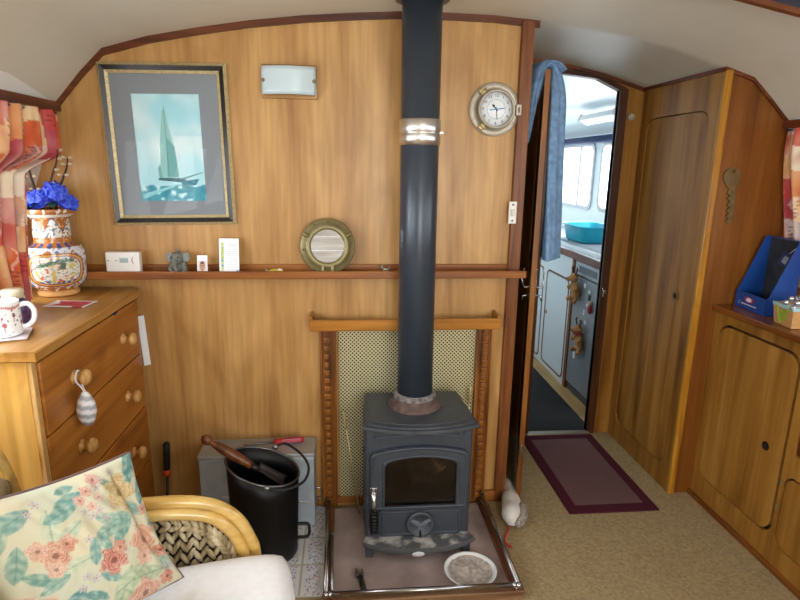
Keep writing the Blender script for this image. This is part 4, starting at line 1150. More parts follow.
# ------------------------------------------------------------------ mug, coaster, card, jar
def mug():
    c = Vector((-.905, 1.535, CH_T+.006))
    t = thing('christmas_mug', 'white mug printed with pink birds and a red garland on the pine chest', 'mug', tuple(c))
    r, h = .043, .092
    view = math.atan2(-c.y, -c.x)
    prof = [(0, .003), (r-.005, .0), (r-.001, .003)]+[(r, .004+(h-.006)*i/60) for i in range(61)]+[(r-.001, h), (r-.003, h), (r-.004, h-.003), (r-.005, .008), (0, .006)]
    figs = [(-.75, .30, 1), (.05, .36, 1), (.62, .62, .8), (-.3, .62, .7), (1.2, .36, .9), (-1.3, .5, .9), (2.2, .4, 1), (3.0, .5, 1), (-2.2, .5, 1)]
    def colf(a, z, j):
        d = (a-view+PI) % (2*PI)-PI; v = z/h
        g = .86+.025*math.cos(d*5)
        if abs(v-g) < .035: return hx('#a8474c') if math.sin(d*60) > -.5 else hx('#e0b7b7')
        for k, (fd, fv, s) in enumerate(figs):
            x = (d-fd)/(.20*s); y = (v-fv)/(.20*s)
            if abs(x) > 1 or abs(y) > 1.2: continue
            if (x/.62)**2+((y-.1)/.36)**2 < 1: return hx('#b56a72') if k % 2 else hx('#7e5a4c')
            if abs(x-.1-.2*y) < .10 and -1 < y < .1: return hx('#a25a5e')
            if abs(x+.45+.25*(y-.5)) < .13 and .1 < y < 1: return hx('#c4727c')
            if y > .85 and abs(x+.5) < .3: return hx('#b3262c')
        if nz(a*5, z*150, 3) > .47: return hx('#5b7a5d')
        return hx('#eef1f4')
    b = MB(); b.lathe(prof, c, 120, colf=colf); b.build('body', painted('printed_mug', .2, coat=.4), t)
    d = Vector((.92, .35, 0)).normalized()
    b = MB(); b.tube(smooth_path([c+d*(r-.003)+Vector((0, 0, .078)), c+d*(r+.018)+Vector((0, 0, .080)), c+d*(r+.030)+Vector((0, 0, .060)), c+d*(r+.026)+Vector((0, 0, .034)), c+d*(r+.010)+Vector((0, 0, .020)), c+d*(r-.003)+Vector((0, 0, .020))], 6), .0065, 12); b.build('handle', plain('white_glaze_handle', '#eef1f4', .2), t)
    z = CH_T
    b = MB(); q = Matrix.Rotation(math.radians(20), 3, 'Z'); pts = [c+q @ Vector((sx*.058, sy*.058, 0)) for sx, sy in ((-1, -1), (1, -1), (1, 1), (-1, 1))]
    pts = [(p.x, p.y, z+.0005) for p in pts]
    tt = thing('coaster', 'square white-topped coaster under the printed mug', 'coaster', (c.x, c.y, z))
    b.prism(pts, (0, 0, .004), .0006); b.build('board', plain('coaster_board', '#8a6a4a', .7), tt)
    b = MB(); b.prism([(c.x+(p[0]-c.x)*.98, c.y+(p[1]-c.y)*.98, z+.0046) for p in pts], (0, 0, .0008)); b.build('printed_top', plain('coaster_print', '#dccfd2', .4, 0, .15, 50), tt)
mug()
def xmas_card():
    c = Vector((-.900, 1.895, CH_T+.0015)); q = Matrix.Rotation(math.radians(-6), 3, 'Z')
    def col(u, v):
        e = .16+.03*nz(u*6, v*6)
        if u < .2-.4*abs(v-.5)+.05 or u > .93: return hx('#eceaea')
        if v > .90 or (v < .12 and u < .7): return hx('#efecec')
        n = nz(u*5, v*5, 2); return hx('#d2525f') if n > .12 else hx('#c43a4a')
    b = MB(); b.grid(lambda u, v: c+q @ Vector(((u-.5)*.135, (v-.5)*.082, .002)), 40, 26, col, smooth=False)
    o = b.build('red_card', painted('red_card_print', .5), None, recalc=False); md = o.modifiers.new('thickness', 'SOLIDIFY'); md.thickness = .0015; md.offset = -1
    tag(o, 'red and white greeting card lying flat on the pine chest top', 'card')
xmas_card()
def jar():
    c = Vector((-.945, 1.665, CH_T+.0005))
    t = thing('small_jar', 'small purple-patterned jar with cream lid behind the printed mug', 'jar', tuple(c))
    b = MB(); b.lathe([(0, 0), (.034, .0), (.038, .006), (.040, .05), (.036, .066), (.024, .074), (.022, .078)], c, 28)
    b.build('body', plain('purple_pattern', '#5a4570', .35, 0, .7, 60), t)
    b = MB(); b.lathe([(.026, .077), (.028, .079), (.028, .098), (.025, .102), (0, .102)], c, 28); b.build('lid', plain('cream_lid', '#d8cdb0', .4), t)
jar()
# ------------------------------------------------------------------ curtains
PATCH = ['#c4564a', '#dc7f56', '#e3b27e', '#efdfc4', '#c24d4a', '#e09a66', '#d99a90', '#b5505a', '#ecc89a', '#cf7468', '#e8dccb', '#d4673f', '#e8b98c']
def patch_col(seed, per_u=11, per_v=7):
    def col(u, v):
        uu = u*per_u+.35*nz(u*3, v*5, seed); k = int(math.floor(uu)); vv = v*per_v*(.7+.5*((k*37+seed*11) % 7)/7)+((k*53+seed) % 10)*.137+.25*nz(u*6, v*3, seed+4)
        m = int(math.floor(vv)); h = (k*73+m*151+seed*31) % 9973
        c = hx(PATCH[(h*7+h//13) % len(PATCH)])
        n = nz(u*20, v*9, seed+2)
        c = mixcol(c, hx('#f1e3cc') if n > 0 else hx('#a3302c'), abs(n)*.55)
        fu, fv = uu-k, vv-m
        if h % 5 == 0 and (fv*6) % 1 < .35 and nz(u*60, v*40, h) > -.05 and .15 < fu < .85: c = mixcol(c, hx('#6b2f2a'), .6)
        if h % 4 == 1 and abs(fu-.5-.25*math.sin(fv*5)) < .07: c = mixcol(c, hx('#f7efe2'), .6)
        if h % 7 == 2: c = mixcol(c, hx('#6a4a78'), .45*max(0, n+.3))
        return c
    return col
def curtain(name, label, side, y0, y1, z0, seed, folds, inset, sweep=0):
    t = thing(name, label, 'curtain', (hull_x(1.3, side), (y0+y1)/2, z0))
    b = MB(); col = patch_col(seed)
    zt = 1.606
    def f(u, v):
        sw = max(0, min(1, (v-.22)/.13)); sw = sw*sw*(3-2*sw)
        y = y0+(y1-sweep*sw-y0)*u; z = zt+(z0-zt)*v
        amp = .012+.010*v
        gather = 1-.06*math.sin(v*PI)*(1 if u > .5 else 0)
        q = max(0, min(1, (1.60-z)/.5)); q = q*q*(3-2*q)
        xb = XC+side*(1.376*(1-q)+(1.424 if side < 0 else 1.50)*q)
        x = xb-side*(inset*q+amp*(1+math.sin(u*folds*2*PI+.6*math.sin(v*3+seed)))+.004*math.sin(u*folds*4.6*PI+v*4))
        return (x, y+.012*math.sin(v*4+u*7), z)
    b.grid(f, 110, 120, col); o = b.build('cloth', painted(name+'_print_%d' % seed, .85, .15, weave=500), t, recalc=False)
    md = o.modifiers.new('thickness', 'SOLIDIFY'); md.thickness = .0015
    b = MB(); x = hull_x(1.60, side)-side*.02; b.tube([(x, y0-.05, 1.600), (x, y1+.005, 1.600)], .0045, 8); b.build('curtain_wire', plain('curtain_wire', '#5a5f72', .4, .5), t)
curtain('patchwork_curtain', 'red, orange and cream patchwork curtain hanging behind the painted vase', -1, 1.62, 2.165, .995, 12, 6, .0, .245)
curtain('patchwork_curtain', 'red, orange and cream patchwork curtain hanging behind the open blue box', 1, 1.60, 2.165, .99, 5, 6, .040)
# ------------------------------------------------------------------ rug
def rug():
    x0, x1, y0, y1 = .945, 1.350, 2.058, 2.768
    t = thing('doorway_rug', 'burgundy-bordered rug lying on the carpet in front of the galley doorway', 'rug', ((x0+x1)/2, (y0+y1)/2, 0))
    b = MB(); b.box(x0, x1, y0, y1, .0005, .007, .003); b.build('border', RUGB, t)
    b = MB(); b.box(x0+.048, x1-.048, y0+.055, y1-.05, .0055, .0085, .001); b.build('pile', RUGC, t)
rug()
# ------------------------------------------------------------------ draught stopper on the floor by the post
def stopper():
    t = thing('draught_stopper', 'stuffed white draught stopper with speckled end and red cord lying by the passage post', 'draught stopper', (.70, 2.1, 0))
    P = smooth_path([(.716, 2.46, .05), (.724, 2.34, .053), (.722, 2.23, .056), (.708, 2.14, .054), (.686, 2.05, .047), (.670, 1.98, .038)], 6)
    n = len(P); rs = []
    for i in range(n):
        u = i/(n-1); r = .018+.026*min(1, u*1.15); r *= (1 if u < .80 else max(.30, math.sqrt(max(0, 1-((u-.80)/.215)**2))))
        rs.append(r*(1+.05*math.sin(u*22)))
    b = MB(); b.tube([(p.x, p.y, rs[i]*.97+.001) for i, p in enumerate(P)], rs, 24)
    for v in b.bm.verts: v.co += Vector((nz(v.co.x*30, v.co.y*30, v.co.z*30), 0, 0))*.003
    b.build('body', plain('white_fleece', '#cfcac2', .9, 0, .05, 40, .3, 300), t)
    b = MB()
    kn = plain('grey_knit', '#8d857c', .9, 0, .75, 120, .5, 200)
    b.ell((.716, 2.025, .034), (.032, .080, .033), M=Matrix.Rotation(-.40, 3, 'Z'), nu=24, nv=14); b.build('knitted_end', kn, t)
    b = MB(); b.tube(smooth_path([(.660, 1.990, .022), (.652, 1.965, .010), (.632, 1.935, .006), (.618, 1.905, .005), (.622, 1.880, .005), (.634, 1.862, .005)], 6), [.003]*22+[.004]*9, 7); b.build('red_cord', plain('red_cord', '#c4232c', .7), t)
stopper()
# ------------------------------------------------------------------ open door leaf
def leaf():
    E, H = Vector((.750, 2.165, 0)), Vector((.945, 2.782, 0))
    d = (H-E).normalized(); nrm = Vector((-d.y, d.x, 0))      # towards the saloon side
    L = (H-E).length
    t = thing('door_1', 'wooden door with shade-coloured face standing open edge-on to the room with blue denim over it', 'door', (E.x, E.y, 0), kind='structure')
    th = .020
    b = MB(); b.prism([E+nrm*(th/2-.002)+Vector((0, 0, .02)), H+nrm*(th/2-.002)+Vector((0, 0, .02)), H-nrm*(th/2-.002)+Vector((0, 0, .02)), E-nrm*(th/2-.002)+Vector((0, 0, .02))], (0, 0, 1.775)); b.build('leaf', W_DARK, t)  # face coloured dark for shade, edge strip coloured bright as if lit
    b = MB(); F = E-d*.004; G = E+d*.016
    b.prism([F+nrm*th/2+Vector((0, 0, .02)), G+nrm*th/2+Vector((0, 0, .02)), G-nrm*th/2+Vector((0, 0, .02)), F-nrm*th/2+Vector((0, 0, .02))], (0, 0, 1.776), .002); b.build('edge_strip', W_DOOR, t)
    # lever handles either side plus lock plate on the edge
    z = .985; o = E+d*.05
    for s in (1, -1):
        b = MB(); p = o+nrm*s*(th/2+.001)+Vector((0, 0, z))
        b.prism([p+Vector((0, 0, -.07))-d*.018, p+Vector((0, 0, -.07))+d*.018, p+Vector((0, 0, .05))+d*.018, p+Vector((0, 0, .05))-d*.018], nrm*s*.003, .001); b.build('handle_plate', CHROME, t)
        b = MB(); b.tube(smooth_path([p+Vector((0, 0, -.02)), p+nrm*s*.022+Vector((0, 0, -.022)), p+nrm*s*.032+d*.008+Vector((0, 0, .0)), p+nrm*s*.032+d*.010+Vector((0, 0, .03)), p+nrm*s*.026+d*.010+Vector((0, 0, .055))], 6), [.0045]*8+[.0035]*17, 8); b.build('curved_handle', CHROME, t)
        b = MB(); b.tube([p+Vector((0, 0, -.055)), p+nrm*s*.025+Vector((0, 0, -.06)), p+nrm*s*.028+Vector((0, 0, -.078))], .005, 8); b.build('thumb_turn', CHROME, t)
    b = MB(); q = E-d*.0045+Vector((0, 0, .23)); b.prism([q+nrm*.006, q-nrm*.006, q-nrm*.006+Vector((0, 0, .05)), q+nrm*.006+Vector((0, 0, .05))], -d*.006, .001); b.build('edge_catch', CHROME, t)
    # denim slung over the top of the leaf
    g = thing('denim_garment', 'faded blue denim garment slung over the top of the open door', 'garment', (E.x+.05, E.y+.1, 1.0))
    den = plain('denim_blue', '#6b8bad', .9, 0, .28, 45, .5, 500)
    def fold_tube(path, wid, thk, ax, name, k, par):
        P = smooth_path(path, 8); n = len(P); b = MB(); m = 36; rings = []
        for i, p in enumerate(P):
            u = i/(n-1); q = u*(len(wid)-1); j = min(int(q), len(wid)-2); f = q-j
            w = wid[j]*(1-f)+wid[j+1]*f; h = thk[j]*(1-f)+thk[j+1]*f
            tg = (P[min(i+1, n-1)]-P[max(i-1, 0)]).normalized(); a = (ax-tg*ax.dot(tg)).normalized(); c = tg.cross(a)
            ring = []
            for q in range(m):
                an = 2*PI*q/m; r = 1+.16*math.sin(an*3+u*2.3+k)+.08*math.sin(an*7+u*9+k)
                ring.append(b._v(p+a*w*r*math.cos(an)+c*h*r*math.sin(an)))
            rings.append(ring)
        for A, B in zip(rings, rings[1:]):
            for q in range(m): b._f([A[q], A[(q+1) % m], B[(q+1) % m], B[q]], True)
        b._f(rings[0][::-1]); b._f(rings[-1]); return b.build(name, den, par)
    V = Vector
    zt = 1.795
    fold_tube([E+d*.09-nrm*.03+V((0, 0, zt-.01)), E+d*.08+V((0, 0, zt+.022)), E+d*.072+nrm*.034+V((0, 0, zt+.014)), E+d*.06+nrm*.055+V((0, 0, zt-.06)), E+d*.055+nrm*.064+V((0, 0, zt-.15)), E+d*.055+nrm*.066+V((0, 0, zt-.26))], [.07, .07, .065, .050, .038, .016], [.012, .014, .018, .020, .018, .008], (d*.75+nrm*.65).normalized(), 'front_fold', 0, g)
    fold_tube([E+d*.07+nrm*.012+V((0, 0, zt+.016)), E+d*.075-nrm*.022+V((0, 0, zt+.008)), E+d*.075-nrm*.045+V((0, 0, zt-.10)), E+d*.07-nrm*.050+V((0, 0, zt-.33)), E+d*.07-nrm*.055+V((0, 0, zt-.55)), E+d*.07-nrm*.058+V((0, 0, zt-.71))], [.055, .065, .07, .075, .08, .085], [.012, .018, .028, .031, .033, .036], (d-nrm*.1).normalized(), 'hanging_leg', 2, g)
leaf()
# ------------------------------------------------------------------ cane armchair
CA = math.radians(11)
CM = Matrix.Translation((-.245, 1.372, 0)) @ Matrix.Rotation(CA, 4, 'Z')   # local x: forwards, y: towards the wall, z up
def CP(x, y, z): return CM @ Vector((x, y, z))
def chair():
    t = thing('cane_armchair', 'cane armchair with woven seagrass side panels and white cushions beside the pine chest', 'armchair', tuple(CP(-.30, -.32, 0)))
    W = .64
    def armframe(y, part):
        out = [(-.02, y, .02), (-.008, y, .25), (-.006, y, .40), (-.018, y, .455), (-.048, y, .520), (-.105, y, .570), (-.19, y, .594), (-.30, y, .602), (-.44, y, .606), (-.515, y, .61)]
        b = MB(); b.tube([CP(*p) for p in smooth_path(out, 6)], .0165, 14); b.build('arm_frame', CANE, t)
        inn = [(-.034, y-.010, .25), (-.032, y-.010, .395), (-.044, y-.010, .445), (-.070, y-.010, .500), (-.118, y-.010, .545), (-.20, y-.010, .567), (-.30, y-.010, .574), (-.50, y-.010, .58)]
        b = MB(); b.tube([CP(*p) for p in smooth_path(inn, 6)], .0165, 12); b.build('inner_cane', CANE, t)
        return inn
    inn = armframe(0, 1); armframe(-W, 1)
    # woven panels: strands laid as chevron plaits
    sea = wood('seagrass_strand', '#6f5f45', '#b7a681', '#e3d8bb', 'Z', .7, 40, 160, 21.0)
    def top_at(x):
        pts = [(-.55, .57), (-.30, .556), (-.20, .550), (-.125, .526), (-.085, .488), (-.058, .44), (-.048, .40)]
        for (a, za), (c, zc) in zip(pts, pts[1:]):
            if a <= x <= c: return za+(zc-za)*(x-a)/(c-a)
        return .40 if x > -.06 else .57
    def woven(y, detailed):
        b = MB()
        # chevron rows
        px, pz = .0265, .0330
        z = .30; row = 0
        while z < .56:
            x = -.53; k = 0
            while x < -.05:
                if z < top_at(x)-.026:
                    s = 1 if k % 2 == 0 else -1
                    tilt = .48*s
                    c = CP(x+.0015*nz(x*90, z*90, 1), y-.004-.004*((k+row) % 2), z+(.006 if s > 0 else 0))
                    rotm = Matrix.Rotation(CA, 3, 'Z') @ Matrix.Rotation(tilt, 3, 'Y')
                    b.ell(c, (.0078, .0072, .0215), M=rotm, nu=8, nv=6)
                x += px*.62; k += 1
            z += pz; row += 1
        # plaited border under the cane
        bp = smooth_path([(-.53, y, .552), (-.30, y, .540), (-.20, y, .534), (-.14, y, .514), (-.100, y, .478), (-.074, y, .432), (-.066, y, .38), (-.066, y, .30)], 3)
        for i in range(len(bp)-1):
            p = bp[i]; tg = (bp[i+1]-bp[i]).normalized(); a = math.atan2(tg.z, tg.x)
            for s in (-1, 1):
                rotm = Matrix.Rotation(CA, 3, 'Z') @ Matrix.Rotation(-a+s*.55, 3, 'Y')
                nrm = Vector((-tg.z, 0, tg.x))
                q = p+nrm*s*.008+Vector((0, -.010, 0)); b.ell(CP(q.x, q.y, q.z), (.0185, .0075, .0078), M=rotm, nu=8, nv=6)
        o = b.build('woven_panel', sea, t); o['kind'] = 'stuff'
        b = MB(); N_ = 24
        pts = [CP(-.54, y+.004, .28)]+[CP(-.54+.49*i/N_, y+.004, top_at(-.54+.49*i/N_)) for i in range(N_+1)]+[CP(-.05, y+.004, .28)]
        b.plate(pts, [], tuple(CM.to_3x3() @ Vector((0, .004, 0)))); b.build('panel_backing', plain('weave_gap_shade', '#2e2619', .9), t)  # dark sheet added to paint the shade between the strands
    woven(0, True); woven(-W, False)
    # back frame: arch rising above the arms
    bk = [(-.47, -.02, .02), (-.50, -.02, .40), (-.530, -.018, .62), (-.552, -.022, .76), (-.570, -.06, .84), (-.566, -.16, .88), (-.57, -W/2, .89), (-.566, -W+.16, .88), (-.556, -W+.06, .84), (-.540, -W+.022, .76), (-.525, -W+.018, .62), (-.50, -W+.02, .40), (-.47, -W+.02, .02)]
    b = MB(); b.tube([CP(*p) for p in smooth_path(bk, 6)], .015, 14); b.build('back_frame', CANE, t)
    bk2 = [(-.512, -.052, .60), (-.527, -.056, .75), (-.540, -.09, .81), (-.550, -.17, .845), (-.554, -W/2, .853), (-.550, -W+.17, .845), (-.540, -W+.09, .81), (-.527, -W+.056, .75), (-.512, -W+.052, .60)]
    b = MB(); b.tube([CP(*p) for p in smooth_path(bk2, 6)], .010, 12); b.build('inner_back_cane', CANE, t)
    b = MB()
    b.plate([CP(-.488, -.05, .30), CP(-.527, -.06, .74), CP(-.545, -.16, .83), CP(-.545, -W+.16, .83), CP(-.527, -W+.06, .74), CP(-.488, -W+.05, .30)], [], tuple(CM.to_3x3() @ Vector((-.006, 0, 0)))); b.build('woven_back', sea, t)
    b = MB()
    for y in (0, -W): b.tube([CP(-.02, y, .26), CP(-.52, y, .24)], .015, 12)
    b.tube([CP(-.02, 0, .26), CP(-.02, -W, .26)], .015, 12); b.tube([CP(-.48, 0, .24), CP(-.48, -W, .24)], .015, 12)
    b.build('seat_rail', CANE, t)
    b = MB(); b.plate([CP(-.03, -.01, .262), CP(-.51, -.01, .245), CP(-.51, -W+.01, .245), CP(-.03, -W+.01, .262)], [], (0, 0, .012)); b.build('seat_base', W_KNOB, t)
    # seat cushion with rounded overhanging front, top nearly flat
    def pillow(x0, x1, y0, y1, z0, z1, r, name, slope=0, back=False):
        b = MB(); nx, ny = 26, 26; top = []; 
        def P(u, v, s):
            du, dv = 2*u-1, 2*v-1
            ed = max(abs(du), abs(dv))
            x = x0+(x1-x0)*u; y = y0+(y1-y0)*v
            k = (1-abs(du)**7)*(1-abs(dv)**7)
            hz = (z1-z0)/2*(max(0, k)**.35)
            zc = (z0+z1)/2
            zz = zc+s*hz*(1+.05*nz(x*5, y*5, s))
            if back: return CP(-.425+.050*(1 if s > 0 else -1)*(max(0, k)**.35)-.04*v, x, y)
            return CP(x, y, zz+slope*u)
        g1 = b.grid(lambda u, v: P(u, v, 1), nx, ny); g2 = b.grid(lambda u, v: P(u, v, -1), nx, ny)
        bmesh.ops.remove_doubles(b.bm, verts=b.bm.verts[:], dist=.0006)
        return b.build(name, FABW, t)
    pillow(-.47, .084, -W+.03, -.022, .278, .456, .05, 'seat_cushion')
    o = pillow(-W+.02, -.445, .462, .70, 0, 0, .05, 'back_cushion', back=True)
chair()
# ------------------------------------------------------------------ floral scatter cushion
def cushion():
    TL, TR, BR, BL = Vector((-.700, .97, .828)), Vector((-.498, 1.235, .790)), Vector((-.388, 1.190, .487)), Vector((-.610, .920, .500))
    ctr = (TL+TR+BR+BL)/4
    ex = (TR-TL+BR-BL).normalized(); ey = (TL-BL+TR-BR).normalized(); nrm = ex.cross(ey).normalized()
    if nrm.y > 0: nrm = -nrm
    t = thing('floral_cushion', 'square cream cushion printed with pink roses and teal leaves leaning in the cane armchair', 'cushion', (ctr.x, ctr.y, .44))
    roses = [(.27, .60, .085, '#c98873'), (.20, .66, .055, '#d3a08d'), (.345, .645, .055, '#c98873'), (.25, .52, .05, '#d9ab97'), (.56, .42, .095, '#b9675a'), (.63, .48, .05, '#c27a6a'), (.83, .44, .115, '#cf967e'), (.78, .33, .06, '#d3a08c'), (.93, .30, .05, '#bd705a'), (.79, .80, .115, '#cbb178'), (.12, .30, .10, '#d0a28f'), (.06, .38, .06, '#d6ad9a'), (.36, .12, .12, '#ead9b4'), (.70, .07, .115, '#cf9684'), (.88, .10, .06, '#c47866'), (.52, .86, .035, '#d6a297'), (.58, .90, .035, '#cf938a'), (.63, .84, .030, '#d8aaa0'), (.66, .95, .04, '#cf938a'), (.57, .80, .03, '#d6a297'), (.93, .62, .04, '#c98a7a')]
    leaves = [(.14, .86, .13, .35, '#6f9c9c'), (.05, .76, .10, .9, '#86a79b'), (.09, .62, .11, 1.2, '#7aa39c'), (.16, .50, .09, -.6, '#6d9c98'), (.22, .44, .09, .3, '#7fa9a2'), (.30, .76, .12, 1.3, '#c5cfb8'), (.38, .70, .10, .5, '#b9c8b4'), (.44, .86, .12, .45, '#5f9698'), (.38, .82, .10, .2, '#79a6a2'), (.36, .50, .10, .1, '#c0ccb4'), (.62, .62, .12, .1, '#7aa8a2'), (.70, .58, .11, .6, '#6c9f9e'), (.64, .68, .10, -.5, '#8fb3a8'), (.47, .53, .09, 1.3, '#6fa0a2'), (.55, .55, .08, 1.9, '#78a6a4'), (.52, .32, .08, 2.4, '#6f9f9f'), (.26, .26, .13, .7, '#47808a'), (.34, .25, .13, -.2, '#558a90'), (.22, .17, .12, 1.6, '#437a86'), (.42, .22, .10, -1.0, '#5b9094'), (.16, .14, .09, 2.5, '#4f838c'), (.58, .20, .15, 1.0, '#abbd9f'), (.66, .24, .15, .35, '#b6c4a6'), (.76, .20, .13, -.2, '#a5b698'), (.62, .12, .10, 2.2, '#b3c2a2'), (.93, .48, .07, .8, '#6f9c98'), (.92, .20, .09, 1.5, '#7fa59a'), (.93, .92, .12, 1.1, '#55909a'), (.86, .66, .09, -.9, '#7aa5a0'), (.95, .74, .09, 1.3, '#62959a'), (.74, .66, .07, 2.6, '#78a8a4'), (.04, .16, .10, .4, '#5b8a8c'), (.72, .90, .06, 2.4, '#7fa9a2'), (.02, .92, .09, .2, '#5f8f96'), (.48, .95, .06, .1, '#6f9fa0')]
    buds = [(.38, .40), (.43, .36), (.34, .34), (.46, .62), (.55, .74), (.52, .78), (.60, .76), (.70, .93), (.78, .95), (.65, .90), (.90, .18), (.95, .16), (.24, .88), (.30, .92), (.62, .70), (.80, .55)]
    cream = hx('#ded6bb')
    def paint(u, v):
        c = mixcol(cream, hx('#d2d5c2'), .5+nz(u*4, v*4, 1))
        for (a, b_, L, an, cc) in leaves:
            dx, dy = u-a, v-b_
            x = dx*math.cos(an)+dy*math.sin(an); y = -dx*math.sin(an)+dy*math.cos(an); q = x/L
            if abs(q) < 1:
                hw = L*.42*(1-q*q)**.8
                if abs(y) < hw:
                    k = .3+.7*abs(y)/hw; c2 = mixcol(hx(cc), hx('#dfe6d2'), .25+.5*nz(u*26, v*26, 3)+.12*math.sin((x+abs(y))*110))
                    if abs(y) < L*.035: c2 = mixcol(c2, hx('#4f7a7c'), .35)
                    c = mixcol(c2, c, .12 if abs(y) < hw*.85 else .35)
        for (a, b_) in buds:
            dx, dy = u-a, v-b_; r = math.hypot(dx, dy); an = math.atan2(dy, dx)
            if r < .026*(.7+.3*math.cos(an*5)): c = mixcol(hx('#dcd9e2'), hx('#b3a9bd'), r/.026)
            if r < .006: c = hx('#b79a4e')
        for k, (a, b_, R_, cc) in enumerate(roses):
            dx, dy = u-a, v-b_; r = math.hypot(dx, dy)/R_; an = math.atan2(dy, dx)
            edge = 1+.14*math.sin(an*5+k)+.07*math.sin(an*9+k*2)
            if r < edge:
                ring = r*3.6+.42*math.sin(an*3+k)+.22*math.sin(an*5+k*1.7+int(r*3.6)*2)
                fr = ring-math.floor(ring)
                c2 = mixcol(hx(cc), hx('#f6e8da'), .10+.55*fr**1.5+.30*nz(u*18, v*18, k)*.8)
                if fr < .12 and r > .15: c2 = mixcol(c2, tuple(x*.66 for x in hx(cc)), .55*(1-fr/.12))
                if r < .22: c2 = mixcol(c2, tuple(x*.6 for x in hx(cc)), .6)
                if r > edge-.10: c2 = mixcol(c2, c, .5)
                c = c2
        return tuple(x*k_ for x, k_ in zip(c, (.93, .92, .89)))
    def P(u, v, s):
        du, dv = 2*u-1, 2*v-1
        # sides draw in between the corners
        uu = .5+du/2*(1-(.15 if du > 0 else .08)*(1-dv*dv)); vv = .5+dv/2*(1-.07*(1-du*du))
        p = BL*(1-uu)*(1-vv)+BR*uu*(1-vv)+TR*uu*vv+TL*(1-uu)*vv
        k = max(0, (1-du*du)*(1-dv*dv)); h = .078*k**.42
        wr = .006*nz(u*7, v*5, 2)+.004*nz(u*16, v*12, 5)
        crease = -.020*math.exp(-((u-.86+.12*(v-.6))/.035)**2)*(1 if .3 < v < .92 else .3)
        h *= 1 if s > 0 else .55
        return p+nrm*(s*h+(wr+crease)*min(1, k*6)*(1 if s > 0 else .4))
    b = MB(); b.grid(lambda u, v: P(u, v, 1), 190, 190, paint); b.build('printed_front', painted('rose_print', .85, .15, weave=700), t, recalc=False)
    b = MB(); b.grid(lambda u, v: P(u, v, -1), 40, 40); b.build('back_cover', MAUVE, t, recalc=False)
    b = MB(); n = 24; loop = [P(i/n, 0, 0) for i in range(n)]+[P(1, i/n, 0) for i in range(n)]+[P(1-i/n, 1, 0) for i in range(n)]+[P(0, 1-i/n, 0) for i in range(n)]
    b.tube(loop, .004, 8, closed=True); b.build('piping', MAUVE, t)
cushion()
